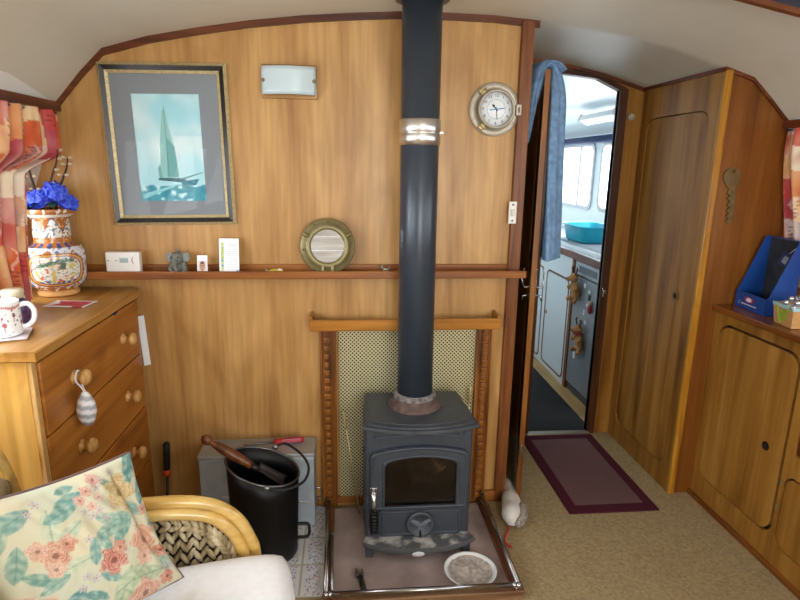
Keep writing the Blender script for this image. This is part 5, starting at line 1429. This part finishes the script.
# ------------------------------------------------------------------ on the locker shelf
SHZ = .8935
def blue_box():
    # open-fronted display carton: low front, high back, sloping sides
    A, B_ = Vector((1.648, 2.150, SHZ)), Vector((1.630, 1.985, SHZ))      # front edge, on the side facing the room
    A, B_ = Vector((1.628, 2.168, SHZ+.0008)), Vector((1.612, 1.972, SHZ+.0008))
    e = (B_-A).normalized(); L = (B_-A).length; n = Vector((-e.y, e.x, 0)); 
    if n.x < 0: n = -n
    D = .112; up = Vector((0, 0, 1))
    t = thing('display_box', 'open-fronted blue card display box with red oval badge on the locker shelf', 'box', tuple(A+e*L/2+n*D/2))
    th = .0025
    hf, hb = .066, .292
    def side(o, d):
        b = MB(); b.prism([o, o+n*D, o+n*D*.98+up*hb, o+n*(D*.80)+up*hb, o+n*.010+up*(hf+.012), o+up*hf], d*th); return b
    b = MB(); b.prism([A, B_, B_+up*hf, A+up*hf], n*th); b.build('front_panel', BLUEBOX, t)
    side(A, e).build('side_panel', BLUEBOX, t); side(B_-e*th, e).build('side_panel', BLUEBOX, t)
    b = MB(); b.prism([A+n*(D-th), B_+n*(D-th), B_+n*(D-th)+up*hb, A+n*(D-th)+up*hb], n*th); b.build('back_panel', plain('dark_printed_back', '#2c2f33', .6, 0, .5, 18), t)
    b = MB(); b.prism([A+n*D*.80+up*(hb-th), B_+n*D*.80+up*(hb-th), B_+n*D+up*(hb-th), A+n*D+up*(hb-th)], up*th); b.build('top_flap', BLUEBOX, t)
    b = MB(); b.prism([A+n*th+up*.001, B_+n*th+up*.001, B_+n*(D-th)+up*.001, A+n*(D-th)+up*.001], up*.002); b.build('base_panel', BLUEDK, t)
    # badge and lettering on the front
    fm = lambda a, z, d=.0008: A+e*a+up*z-n*d
    red = plain('badge_red', '#b02430', .4); wh = plain('badge_white', '#e6e8ee', .4)
    def oval(ca, cz, ra, rz, d, mat, name, th_=.0004):
        b = MB(); b.prism([fm(ca+ra*math.cos(2*PI*k/28), cz+rz*math.sin(2*PI*k/28), d) for k in range(28)], -n*th_); return b.build(name, mat, t)
    oval(L*.47, .040, .030, .0115, .0004, red, 'oval_badge'); oval(L*.47, .0375, .018, .0055, .0009, wh, 'badge_plate')
    b = MB(); b.prism([fm(L*.47-.017, .043, .0009), fm(L*.47+.017, .043, .0009), fm(L*.47+.012, .0475, .0009), fm(L*.47-.012, .0475, .0009)], -n*.0004)
    x = L*.24
    for i in range(20):
        w = .0022+.0026*((i*7) % 3)/2; b.prism([fm(x, .0175), fm(x+w, .0175), fm(x+w, .0175+.0036+.0012*((i*5) % 2)), fm(x, .0175+.0036+.0012*((i*5) % 2))], -n*.0003); x += w+.0014
    b.tube([fm(L*.18+.006*math.cos(q), .020+.008*math.sin(q)) for q in [1.2+.35*k for k in range(10)]], .0006, 5)
    b.build('front_lettering', wh, t)
    # printed back of the carton shows above, with a hanging swing card
    b = MB(); c = A+e*L*.78+n*.075+up*.215
    ax = (e*.9-up*.25).normalized(); az = (up*.9+e*.3+n*.2).normalized()
    b.prism([c-ax*.030-az*.026, c+ax*.030-az*.026, c+ax*.030+az*.026, c-ax*.030+az*.026], n*.002); k = b.build('swing_card', plain('dark_blue_card', '#1d2f55', .4), t)
    b = MB(); o2 = c-n*.0006; b.prism([o2-ax*.012-az*.014, o2+ax*.014-az*.014, o2+ax*.014+az*.014, o2-ax*.012+az*.014], -n*.0004); b.build('swing_card_print', plain('grey_card_print', '#7e8896', .5, 0, .3, 80), k)
    b = MB(); b.tube([c+az*.025, A+e*L*.85+n*(D-.004)+up*.27], .0008, 5); b.build('card_string', wh, k)
blue_box()
def planter():
    c = Vector((1.640, 1.845, SHZ+.0008)); q = Matrix.Rotation(math.radians(-97), 3, 'Z')
    t = thing('paper_gift_pot', 'small tan pot with pale blue rim, green ribbon and silver balls on the locker shelf', 'pot', tuple(c))
    b = MB(); w0, w1, h = .050, .058, .075
    o0 = [c+q @ Vector((sx*w0, sy*w0, 0)) for sx, sy in ((-1, -1), (1, -1), (1, 1), (-1, 1))]; o1 = [c+q @ Vector((sx*w1, sy*w1, h)) for sx, sy in ((-1, -1), (1, -1), (1, 1), (-1, 1))]
    i1 = [c+q @ Vector((sx*(w1-.004), sy*(w1-.004), h)) for sx, sy in ((-1, -1), (1, -1), (1, 1), (-1, 1))]; i0 = [c+q @ Vector((sx*(w0-.004), sy*(w0-.004), .05)) for sx, sy in ((-1, -1), (1, -1), (1, 1), (-1, 1))]
    rows = [[b._v(p) for p in r] for r in (o0, o1, i1, i0)]
    b._f(rows[0][::-1])
    for A, B_ in zip(rows, rows[1:]):
        for k in range(4): b._f([A[k], A[(k+1) % 4], B_[(k+1) % 4], B_[k]])
    b._f(rows[3]); b.build('pot', plain('tan_felt', '#b98a55', .9, 0, .12, 60, .3, 200), t)
    b = MB(); 
    r0 = [p+(p-c-Vector((0, 0, h))).normalized()*.0015 for p in o1]
    b.prism([p+Vector((0, 0, -.006)) for p in r0], (0, 0, .002)) if False else None
    lo = [b._v(c+q @ Vector((sx*(w1+.0005), sy*(w1+.0005), h-.010))) for sx, sy in ((-1, -1), (1, -1), (1, 1), (-1, 1))]
    hi = [b._v(c+q @ Vector((sx*(w1+.002), sy*(w1+.002), h+.002))) for sx, sy in ((-1, -1), (1, -1), (1, 1), (-1, 1))]
    inn = [b._v(c+q @ Vector((sx*(w1-.006), sy*(w1-.006), h+.002))) for sx, sy in ((-1, -1), (1, -1), (1, 1), (-1, 1))]
    for A, B_ in ((lo, hi), (hi, inn)):
        for k in range(4): b._f([A[k], A[(k+1) % 4], B_[(k+1) % 4], B_[k]])
    b.build('rim_band', plain('pale_turquoise_felt', '#9cc3c4', .9), t)
    g = plain('lime_ribbon', '#8d9e2a', .5)
    for sy, axis in ((-1, 0), (1, 0)):
        f = lambda a, z: c+q @ Vector((a*.052, sy*(w0+(w1-w0)*z/h+.0015), z))
        for pts in ([(-.55, .070), (-.50, .045), (-.35, .020), (-.10, .008)], [(.75, .072), (.55, .060), (.30, .050)]):
            b = MB(); b.tube(smooth_path([f(*p) for p in pts], 5), .0045, 8); b.build('ribbon_stem', g, t)
        b = MB(); b.prism([f(.35*math.cos(a)*(1+.25*math.sin(a))+.10, .036+.020*math.sin(a)-.006*math.cos(2*a)) for a in [2*PI*k/20 for k in range(20)]], q @ Vector((0, sy*.002, 0))); b.build('ribbon_leaf', g, t)
    for sx in (-1,):
        f = lambda a, z: c+q @ Vector((sx*(w0+(w1-w0)*z/h+.0015), a*.052, z))
        b = MB(); b.tube(smooth_path([f(-.6, .070), f(-.45, .04), f(-.15, .012)], 5), .0045, 8); b.build('ribbon_stem', g, t)
        b = MB(); b.prism([f(.34*math.cos(a)+.15, .036+.019*math.sin(a)) for a in [2*PI*k/20 for k in range(20)]], q @ Vector((-.002, 0, 0))); b.build('ribbon_leaf', g, t)
    sil = plain('silver_bauble', '#c8cbd2', .18, .9)
    for p in ((.0, -.05, .085), (.03, -.03, .09), (-.02, -.02, .095), (.01, .02, .088), (-.035, .01, .092), (.04, .03, .09), (-.03, .04, .085), (.045, -.052, .075), (-.055, .02, .06), (-.056, -.045, .055), (.0, 0, .105)):
        b = MB(); b.ell(c+q @ Vector(p), .0105 if p[2] > .07 else .006, nu=14, nv=10); b.build('silver_ball', sil, t)
    b = MB(); b.box(c.x-.045, c.x+.045, c.y-.045, c.y+.045, SHZ+.062, SHZ+.07); b.build('filling', plain('white_filling', '#d9dce2', .9, 0, .2, 80), t)
planter()
def key():
    b = MB(); cx, cz, y = 1.545, 1.418, 2.187
    f = lambda x, z: (x, y, z)
    # bow
    b.plate([f(cx+.036*math.cos(2*PI*k/36), cz+.037*math.sin(2*PI*k/36)) for k in range(36)], [[f(cx+.001+.008*math.cos(2*PI*k/14), cz+.020+.007*math.sin(2*PI*k/14)) for k in range(14)]], (0, -.005, 0))
    bl = [(-.026, -.022), (.018, -.026), (.014, -.050), (.016, -.178), (.010, -.192), (.000, -.186), (-.010, -.178), (.002, -.168), (-.012, -.158), (.001, -.147), (-.013, -.136), (.000, -.124), (-.014, -.112), (-.002, -.100), (-.018, -.088), (-.006, -.076), (-.022, -.064), (-.012, -.050), (-.026, -.040)]
    b.prism([f(cx+.010+x*1.05, cz+z*.98) for x, z in bl], (0, -.0065, 0), .0008)
    b.tube([f(cx+.018, cz-.05), f(cx+.019, cz-.17)], .0022, 6)
    for v in b.bm.verts:
        if v.co.y < y-.004: pass
    t = b.build('brass_key', plain('dull_key_brass', '#7c6c48', .4, .75, .2, 60))
    tag(t, 'oversized dull brass key hung on the side of the tall cupboard', 'key ornament')
key()
def bulkhead_stud():
    t = thing('door_stop', 'small round pale door stop screwed high beside the galley doorway', 'door stop', (1.405, 2.799, 1.69))
    MW = Matrix(((1, 0, 0, 0), (0, 0, -1, 0), (0, 1, 0, 0), (0, 0, 0, 1)))
    b = MB(); b.lathe([(.018, 0), (.019, .010), (.015, .018), (.008, .019), (.007, .012), (0, .012)], (1.402, 2.799, 1.692), 24, M=MW); b.build('rubber_buffer', plain('pale_rubber', '#a59d8a', .5), t)
    b = MB(); b.ell((1.402, 2.786, 1.692), (.004, .002, .004), nu=8, nv=6); b.build('screw', STEEL, t)
bulkhead_stud()
def jamb_latch():
    t = thing('striker_plate', 'small chrome striker plate on the dark door jamb beside the silver fridge', 'latch', (1.355, 2.79, .80))
    b = MB(); b.box(1.342, 1.352, 2.787, 2.7925, .785, .835, .001); b.box(1.345, 1.363, 2.779, 2.787, .800, .822, .002); b.build('plate', CHROME, t)
jamb_latch()
def wall_screw():
    b = MB(); b.ell((.615, 2.1985, 1.905), (.006, .003, .006), nu=12, nv=8); tag(b.build('screw_cap', plain('tan_screw_cap', '#b98f62', .4)), 'tiny tan screw cap on the wall above the porthole clock', 'screw cap')
wall_screw()
# ------------------------------------------------------------------ roof hatch edge
def hatch():
    t = thing('roof_hatch', 'dark blue blind with wooden edge under the roof at the top corner above the locker', 'roof hatch', (1.2, 1.3, 1.84))
    y = 1.50
    z = lambda x: 1.868-(x-.985)*.18
    b = MB(); A = [(x, y, z(x)) for x in (.90, 1.05, 1.2, 1.35)]
    b.prism([(x, y, zz) for x, _, zz in A]+[(x, y, zz+.014) for x, _, zz in A[::-1]], (0, -.02, 0), .002); b.build('wooden_edge', W_TRIMX, t)
    b = MB(); b.prism([(x, y-.004, zz+.013) for x, _, zz in A]+[(x, y-.004, roof_z(x)+.025) for x, _, zz in A[::-1]], (0, -.010, 0)); b.build('blind', plain('dark_blue_blind', '#141c2c', .6), t)
    b = MB(); 
    for x in (.90, 1.33): b.box(x, x+.02, y-.016, y-.002, z(x)+.01, roof_z(x)+.028)
    b.build('hanger', W_TRIM, t)
hatch()
# ------------------------------------------------------------------ galley beyond the doorway
GZ = -.03
b = MB(); b.plate([(2.02, 2.83, 1.72), (2.02, 2.83, GZ), (2.02, 5.7, GZ), (2.02, 5.7, 1.72)], [rrect(4.56, 5.45, 1.125, 1.63, .06, lambda y, z: (2.02, y, z)), rrect(3.55, 4.40, 1.13, 1.63, .06, lambda y, z: (2.02, y, z))], (.03, 0, 0)); struct(b.build('wall_galley_side', WHITE))
for i, (y0, y1, z0) in enumerate(((4.56, 5.45, 1.125), (3.55, 4.40, 1.13))):
    F = lambda y, z: (2.017, y, z)
    b = MB(); b.plate(rrect(y0-.02, y1+.02, z0-.02, 1.65, .075, F), [rrect(y0+.012, y1-.012, z0+.012, 1.618, .055, F)], (-.010, 0, 0)); w = struct(b.build('window_%d' % (7+i), plain('window_alloy', '#b9bcbd', .3, .8)))
    b = MB(); b.plate(rrect(y0, y1, z0, 1.63, .06, lambda y, z: (2.035, y, z)), [], (.004, 0, 0)); b.build('pane', GLASS, w)
    if i == 0:
        b = MB(); b.box(2.005, 2.03, 4.80, 4.835, z0, 1.63, .003); b.build('mullion', plain('window_alloy', '#b9bcbd', .3, .8), w)
b = MB(); b.plate([(.6, 5.6, GZ), (2.05, 5.6, GZ), (2.05, 5.6, 1.75), (1.75, 5.6, 1.86), (1.2, 5.6, 1.96), (.6, 5.6, 1.98)], [], (0, .03, 0)); struct(b.build('wall_galley_end', WHITE))
b = MB(); b.box(.57, .60, 2.80, 5.6, GZ, 2.0); struct(b.build('wall_galley_inner', WHITE))
GP = [(.6, 1.985), (.9, 1.975), (1.2, 1.96), (1.5, 1.925), (1.75, 1.865), (1.92, 1.79), (2.02, 1.71)]
b = MB(); g = [[b._v((x, y, z)) for y in (2.826, 4.2, 5.7)] for x, z in GP]
g2 = [[b._v((x, y, z+.03)) for y in (2.826, 4.2, 5.7)] for x, z in GP]
for G in (g, g2):
    for i in range(len(GP)-1):
        for j in range(2): b._f([G[i][j], G[i+1][j], G[i+1][j+1], G[i][j+1]], True)
struct(b.build('ceiling_galley', WHITE))
strip([(x, 5.28, z-.001) for x, z in GP[2:]], .02, .02, 'trim_galley_roof', W_TRIMX)
b = MB(); b.box(.62, 1.385, 2.835, 4.6, GZ+.0005, GZ+.030, .002); tag(b.build('floor_mat', RUBBER), 'black ribbed mat on the galley floor beyond the threshold', 'mat')
b = MB(); b.box(.62, 1.48, 2.826, 5.5, GZ+.0002, GZ+.0004); b.bm.free()
XF = 1.50
def galley_cupboards():
    t = thing('galley_cupboard', 'white-fronted galley cupboard run with brown edged rounded doors beside the silver fridge', 'cupboard', (1.75, 4.5, GZ))
    f = lambda y, z: (XF, y, z)
    outer = [f(3.55, GZ), f(5.5, GZ), f(5.5, .865), f(3.55, .865)]
    doors = [(3.600, 4.035), (4.095, 4.53), (4.59, 5.02)]
    b = MB(); b.plate(outer, [rrect(y0, y1, .0, .715, .05, f) for y0, y1 in doors], (.018, 0, 0)); b.build('front_frame', GALWHITE, t)
    b = MB(); b.box(XF+.02, XF+.024, 3.55, 5.5, GZ, .86); b.build('back_board', W_TRIM, t)
    for y0, y1 in doors:
        b = MB(); b.plate(rrect(y0+.002, y1-.002, .002, .713, .05, lambda y, z: (XF-.003, y, z)), [rrect(y0+.014, y1-.014, .014, .701, .04, lambda y, z: (XF-.003, y, z))], (.02, 0, 0)); d = b.build('door_edging', W_TRIM, t)
        b = MB(); b.prism(rrect(y0+.013, y1-.013, .013, .702, .04, lambda y, z: (XF, y, z)), (.016, 0, 0)); b.build('door', GALWHITE, t)
        b = MB(); b.prism(circ((y1-.04, .39), .015, lambda y, z: (XF-.0015, y, z)), (.003, 0, 0)); b.build('finger_hole', plain('wooden_finger_ring', '#8a4b22', .4), t)
    b = MB(); b.box(XF-.006, XF+.03, 3.535, 3.572, GZ, .865, .002); b.build('end_post', W_TRIM, t)
galley_cupboards()
def worktop():
    t = thing('galley_worktop', 'white galley worktop with dark wooden front edge above the fridge', 'worktop', (1.75, 4.0, .87))
    b = MB(); b.box(XF-.004, 2.015, 2.835, 5.5, .87, .905); b.build('top', plain('worktop_white', '#dfe4e6', .3), t)
    b = MB(); b.box(XF-.020, XF-.003, 2.835, 5.5, .866, .910, .004); b.build('front_edge', W_TRIMY, t)
worktop()
def fridge():
    t = thing('under_counter_fridge', 'silver under-counter fridge dotted with magnets just inside the galley doorway', 'fridge', (1.75, 3.25, GZ))
    b = MB(); b.box(XF+.03, 1.99, 2.97, 3.53, GZ+.002, .862); b.build('cabinet', plain('fridge_white', '#c9cdd0', .4), t)
    b = MB(); b.box(XF, XF+.028, 2.972, 3.528, .03, .762, .005); d = b.build('door', FRIDGE, t)
    b = MB(); b.box(XF, XF+.03, 2.972, 3.528, .772, .858, .004); b.build('control_panel', plain('fridge_panel', '#9aa5ab', .35, .3), t)
    b = MB(); b.box(XF-.003, XF+.001, 3.20, 3.46, .795, .835); b.build('panel_inset', plain('dark_panel_inset', '#4c5860', .3), t)
    b = MB(); b.box(XF+.01, XF+.03, 2.98, 3.52, GZ+.002, .026); b.build('kick_plate', plain('dark_kick_plate', '#3a3d40', .5), t)
fridge()
def bowl():
    c = (1.70, 3.82, .946)
    t = thing('washing_up_bowl', 'rectangular turquoise plastic washing-up bowl on the white draining tray', 'bowl', c)
    b = MB(); rows = []
    R_ = lambda hx_, hy, z, r: [b._v(p) for p in rrect(c[0]-hx_, c[0]+hx_, c[1]-hy, c[1]+hy, r, lambda x, y: (x, y, c[2]+z), 6)]
    for q in ((.10, .15, .0, .04), (.115, .168, .012, .05), (.128, .185, .105, .055), (.142, .20, .110, .06), (.142, .20, .116, .06), (.124, .181, .112, .052), (.110, .162, .016, .045), (.095, .145, .008, .04)): rows.append(R_(*q))
    b._f(rows[0][::-1])
    for A, B_ in zip(rows, rows[1:]):
        n = len(A)
        for k in range(n): b._f([A[k], A[(k+1) % n], B_[(k+1) % n], B_[k]], True)
    b._f(rows[-1]); b.build('basin', TEAL, t)
bowl()
def draining_tray():
    t = thing('draining_tray', 'shallow white ribbed draining tray on the galley worktop under the turquoise bowl', 'draining tray', (1.74, 3.75, .9055))
    b = MB(); b.box(1.54, 1.97, 3.22, 4.12, .9055, .930, .004); b.build('tray', plain('white_tray', '#dfe4e8', .35), t)
    b = MB()
    for i in range(22):
        y = 3.25+i*.039; b.box(1.56, 1.95, y, y+.012, .929, .9445, .002)
    b.build('rib', plain('grey_white_rib', '#b4bcc4', .4), t)
draining_tray()
def blind():
    t = thing('rolled_blind', 'dark navy rolled blind along the top of the galley windows', 'blind', (1.97, 4.6, 1.63))
    b = MB(); b.tube([(1.972, 3.5, 1.668), (1.972, 5.45, 1.668)], .027, 16); b.build('roll', NAVY, t)
    for y in (3.49, 5.455):
        b = MB(); b.box(1.955, 2.019, y-.004, y+.004, 1.645, 1.69, .001); b.build('bracket', WHITEP, t)
blind()
def strip_light():
    t = thing('strip_light', 'white strip light fitting under the galley ceiling', 'strip light', (1.78, 3.95, 1.74))
    b = MB(); M_ = Matrix.Translation((1.775, 3.98, 1.79)) @ Matrix.Rotation(.42, 4, 'Y')
    b.xf = M_; b.box(-.04, .04, -.27, .27, -.020, .020, .006); b.build('diffuser', plain('strip_diffuser', '#dde0dd', .4), t)
    b = MB(); b.xf = M_; b.box(-.045, .045, -.285, -.268, -.022, .03, .003); b.box(-.045, .045, .268, .285, -.022, .03, .003); b.build('end_cap', plain('grey_end_cap', '#b9bdbd', .4), t)
strip_light()
def reindeer(c, label, scl=1.0, ribbon=True):
    c = Vector(c)
    t = thing('reindeer_magnet', label, 'fridge magnet', tuple(c))
    S = lambda x, y, z: c+Vector((x, y, z))*scl
    b = MB(); b.ell(S(-.014, 0, 0), (.016*scl, .034*scl, .046*scl), nu=16, nv=12, f=lambda q, p: q*(1+.05*nz(p[0]*5, p[1]*5, p[2]*5))); b.build('body', TANFUR, t)
    h = MB(); h.ell(S(-.020, .012, .062), (.020*scl, .024*scl, .024*scl), nu=16, nv=10); h.ell(S(-.036, .026, .055), (.013*scl, .014*scl, .012*scl), nu=12, nv=8); hd = h.build('head', TANFUR, t)
    for s in (-1, 1):
        b = MB(); b.tube([S(-.018, .012+s*.014, .080), S(-.018, .012+s*.026, .102), S(-.018, .012+s*.024, .116)], [.004*scl, .0035*scl, .003*scl], 6); b.tube([S(-.018, .012+s*.024, .098), S(-.018, .012+s*.038, .104)], [.0035*scl, .003*scl], 6); b.build('antler', plain('brown_antler', '#5a3a24', .9), hd)
        b = MB(); b.ell(S(-.020, .012+s*.026, .066), (.004*scl, .010*scl, .006*scl), nu=10, nv=6); b.build('ear', TANFUR, hd)
        for z in (-.034, .024):
            b = MB(); b.tube([S(-.016, s*.020, z), S(-.030, s*.036, z-.012)], [.011*scl, .010*scl], 10); b.ell(S(-.030, s*.036, z-.012), .011*scl, nu=10, nv=8); b.build('leg', TANFUR, t)
    b = MB(); b.ell(S(-.047, .030, .056), .005*scl, nu=8, nv=6); b.build('nose', BLACKM, hd)
    if ribbon:
        b = MB(); b.tube([S(-.016+.017*math.cos(a), .006+.020*math.sin(a), .040) for a in [2*PI*k/14 for k in range(14)]], .004*scl, 6, closed=True)
        b.prism([S(-.036, .0, .042), S(-.036, .020, .052), S(-.036, .020, .032)], (-.003, 0, 0)); b.prism([S(-.036, .0, .042), S(-.036, -.020, .052), S(-.036, -.020, .032)], (-.003, 0, 0)); b.build('red_bow', plain('red_ribbon', '#a8202a', .6), t)
        b = MB(); b.prism([S(-.030, .0, .0-.052), S(-.030, .02, -.055), S(-.030, .016, -.085), S(-.030, -.004, -.082)], (-.0015, 0, 0)); b.build('white_tag', PAPER, t)
reindeer((XF-.008, 3.440, .672), 'tan plush reindeer magnet with red scarf near the top of the fridge door', 1.35, False)
reindeer((XF-.008, 3.315, .365), 'tan plush reindeer magnet with a red bow lower on the fridge door', 1.3, True)
def father_xmas():
    c = Vector((XF-.002, 3.235, .600))
    t = thing('festive_magnet', 'small red and white festive magnet near the opening edge of the fridge door', 'fridge magnet', tuple(c))
    b = MB(); b.ell(c+Vector((-.010, 0, 0)), (.010, .020, .030), nu=14, nv=10); b.build('red_coat', plain('red_felt', '#a8242c', .9), t)
    b = MB(); b.ell(c+Vector((-.012, .004, .036)), (.011, .016, .016), nu=14, nv=10); b.build('pale_head', plain('pale_felt', '#c9b3a0', .9), t)
    b = MB(); b.ell(c+Vector((-.014, .020, .020)), (.008, .018, .012), nu=12, nv=8); b.build('white_trim', plain('white_felt', '#dcdcdc', .9), t)
father_xmas()
MAG = plain('white_magnet', '#d8dcde', .5); DMAG = plain('dark_magnet', '#2f3438', .5)
for i, (y, z, w, h, m, lab) in enumerate(((3.35, .725, .022, .030, MAG, 'small white tag magnet just under the fridge control panel'), (3.28, .700, .018, .020, MAG, 'tiny white magnet between the tag and the fridge opening edge'), (3.275, .662, .030, .036, DMAG, 'dark square magnet above the festive magnet on the fridge door'), (3.33, .555, .024, .034, MAG, 'white picture magnet beside the festive magnet'), (3.30, .50, .018, .024, MAG, 'small white magnet under the picture magnet on the fridge'), (3.41, .475, .020, .030, MAG, 'white slip magnet between the two plush reindeer'))):
    b = MB(); b.box(XF-.005, XF-.0005, y-w/2, y+w/2, z-h/2, z+h/2, .001); tag(b.build('fridge_magnet', m), lab, 'fridge magnet', 'magnets on the silver fridge door')
# ------------------------------------------------------------------ daylight
w = bpy.data.worlds.new('daylight'); scene.world = w; w.use_nodes = True
nt = w.node_tree; bg = nt.nodes['Background']; bg.inputs[0].default_value = (.84, .92, 1, 1); bg.inputs[1].default_value = SKY
def area(name, loc, rot, sx, sy, power, col=(1, 1, 1)):
    l = bpy.data.lights.new(name, 'AREA'); l.shape = 'RECTANGLE'; l.size = sx; l.size_y = sy; l.energy = power; l.color = col
    o = bpy.data.objects.new(name, l); COL.objects.link(o); o.location = loc; o.rotation_euler = rot; return o
for side in (-1, 1):
    for i, (y0, y1) in enumerate(WINS):
        p = PW[side][i]
        area('window_daylight', (hull_x(1.32, side)+side*.06, (y0+y1)/2, 1.32), (PI/2, 0, (-PI/2 if side < 0 else PI/2)), (y1-y0)*.96, .46, p, (.93, .96, 1))
area('companionway_daylight', (.66, YA-.08, 1.28), (PI/2, 0, 0), 1.15, 1.0, PAFT, (1, .97, .93))
area('galley_daylight', (2.09, 5.0, 1.38), (PI/2, 0, PI/2), .85, .48, PGAL, (.88, .95, 1))
area('galley_daylight', (2.09, 3.97, 1.38), (PI/2, 0, PI/2), .82, .48, PGAL, (.88, .95, 1))
scene.view_settings.view_transform = 'Standard'; scene.view_settings.look = 'None'; scene.view_settings.gamma = 1; scene.view_settings.use_curve_mapping = False
scene.view_settings.exposure = EXPO
scene.cycles.use_denoising = True
scene.cycles.max_bounces = 8; scene.cycles.diffuse_bounces = 5; scene.cycles.glossy_bounces = 4; scene.cycles.transparent_max_bounces = 12
scene.cycles.sample_clamp_indirect = 8
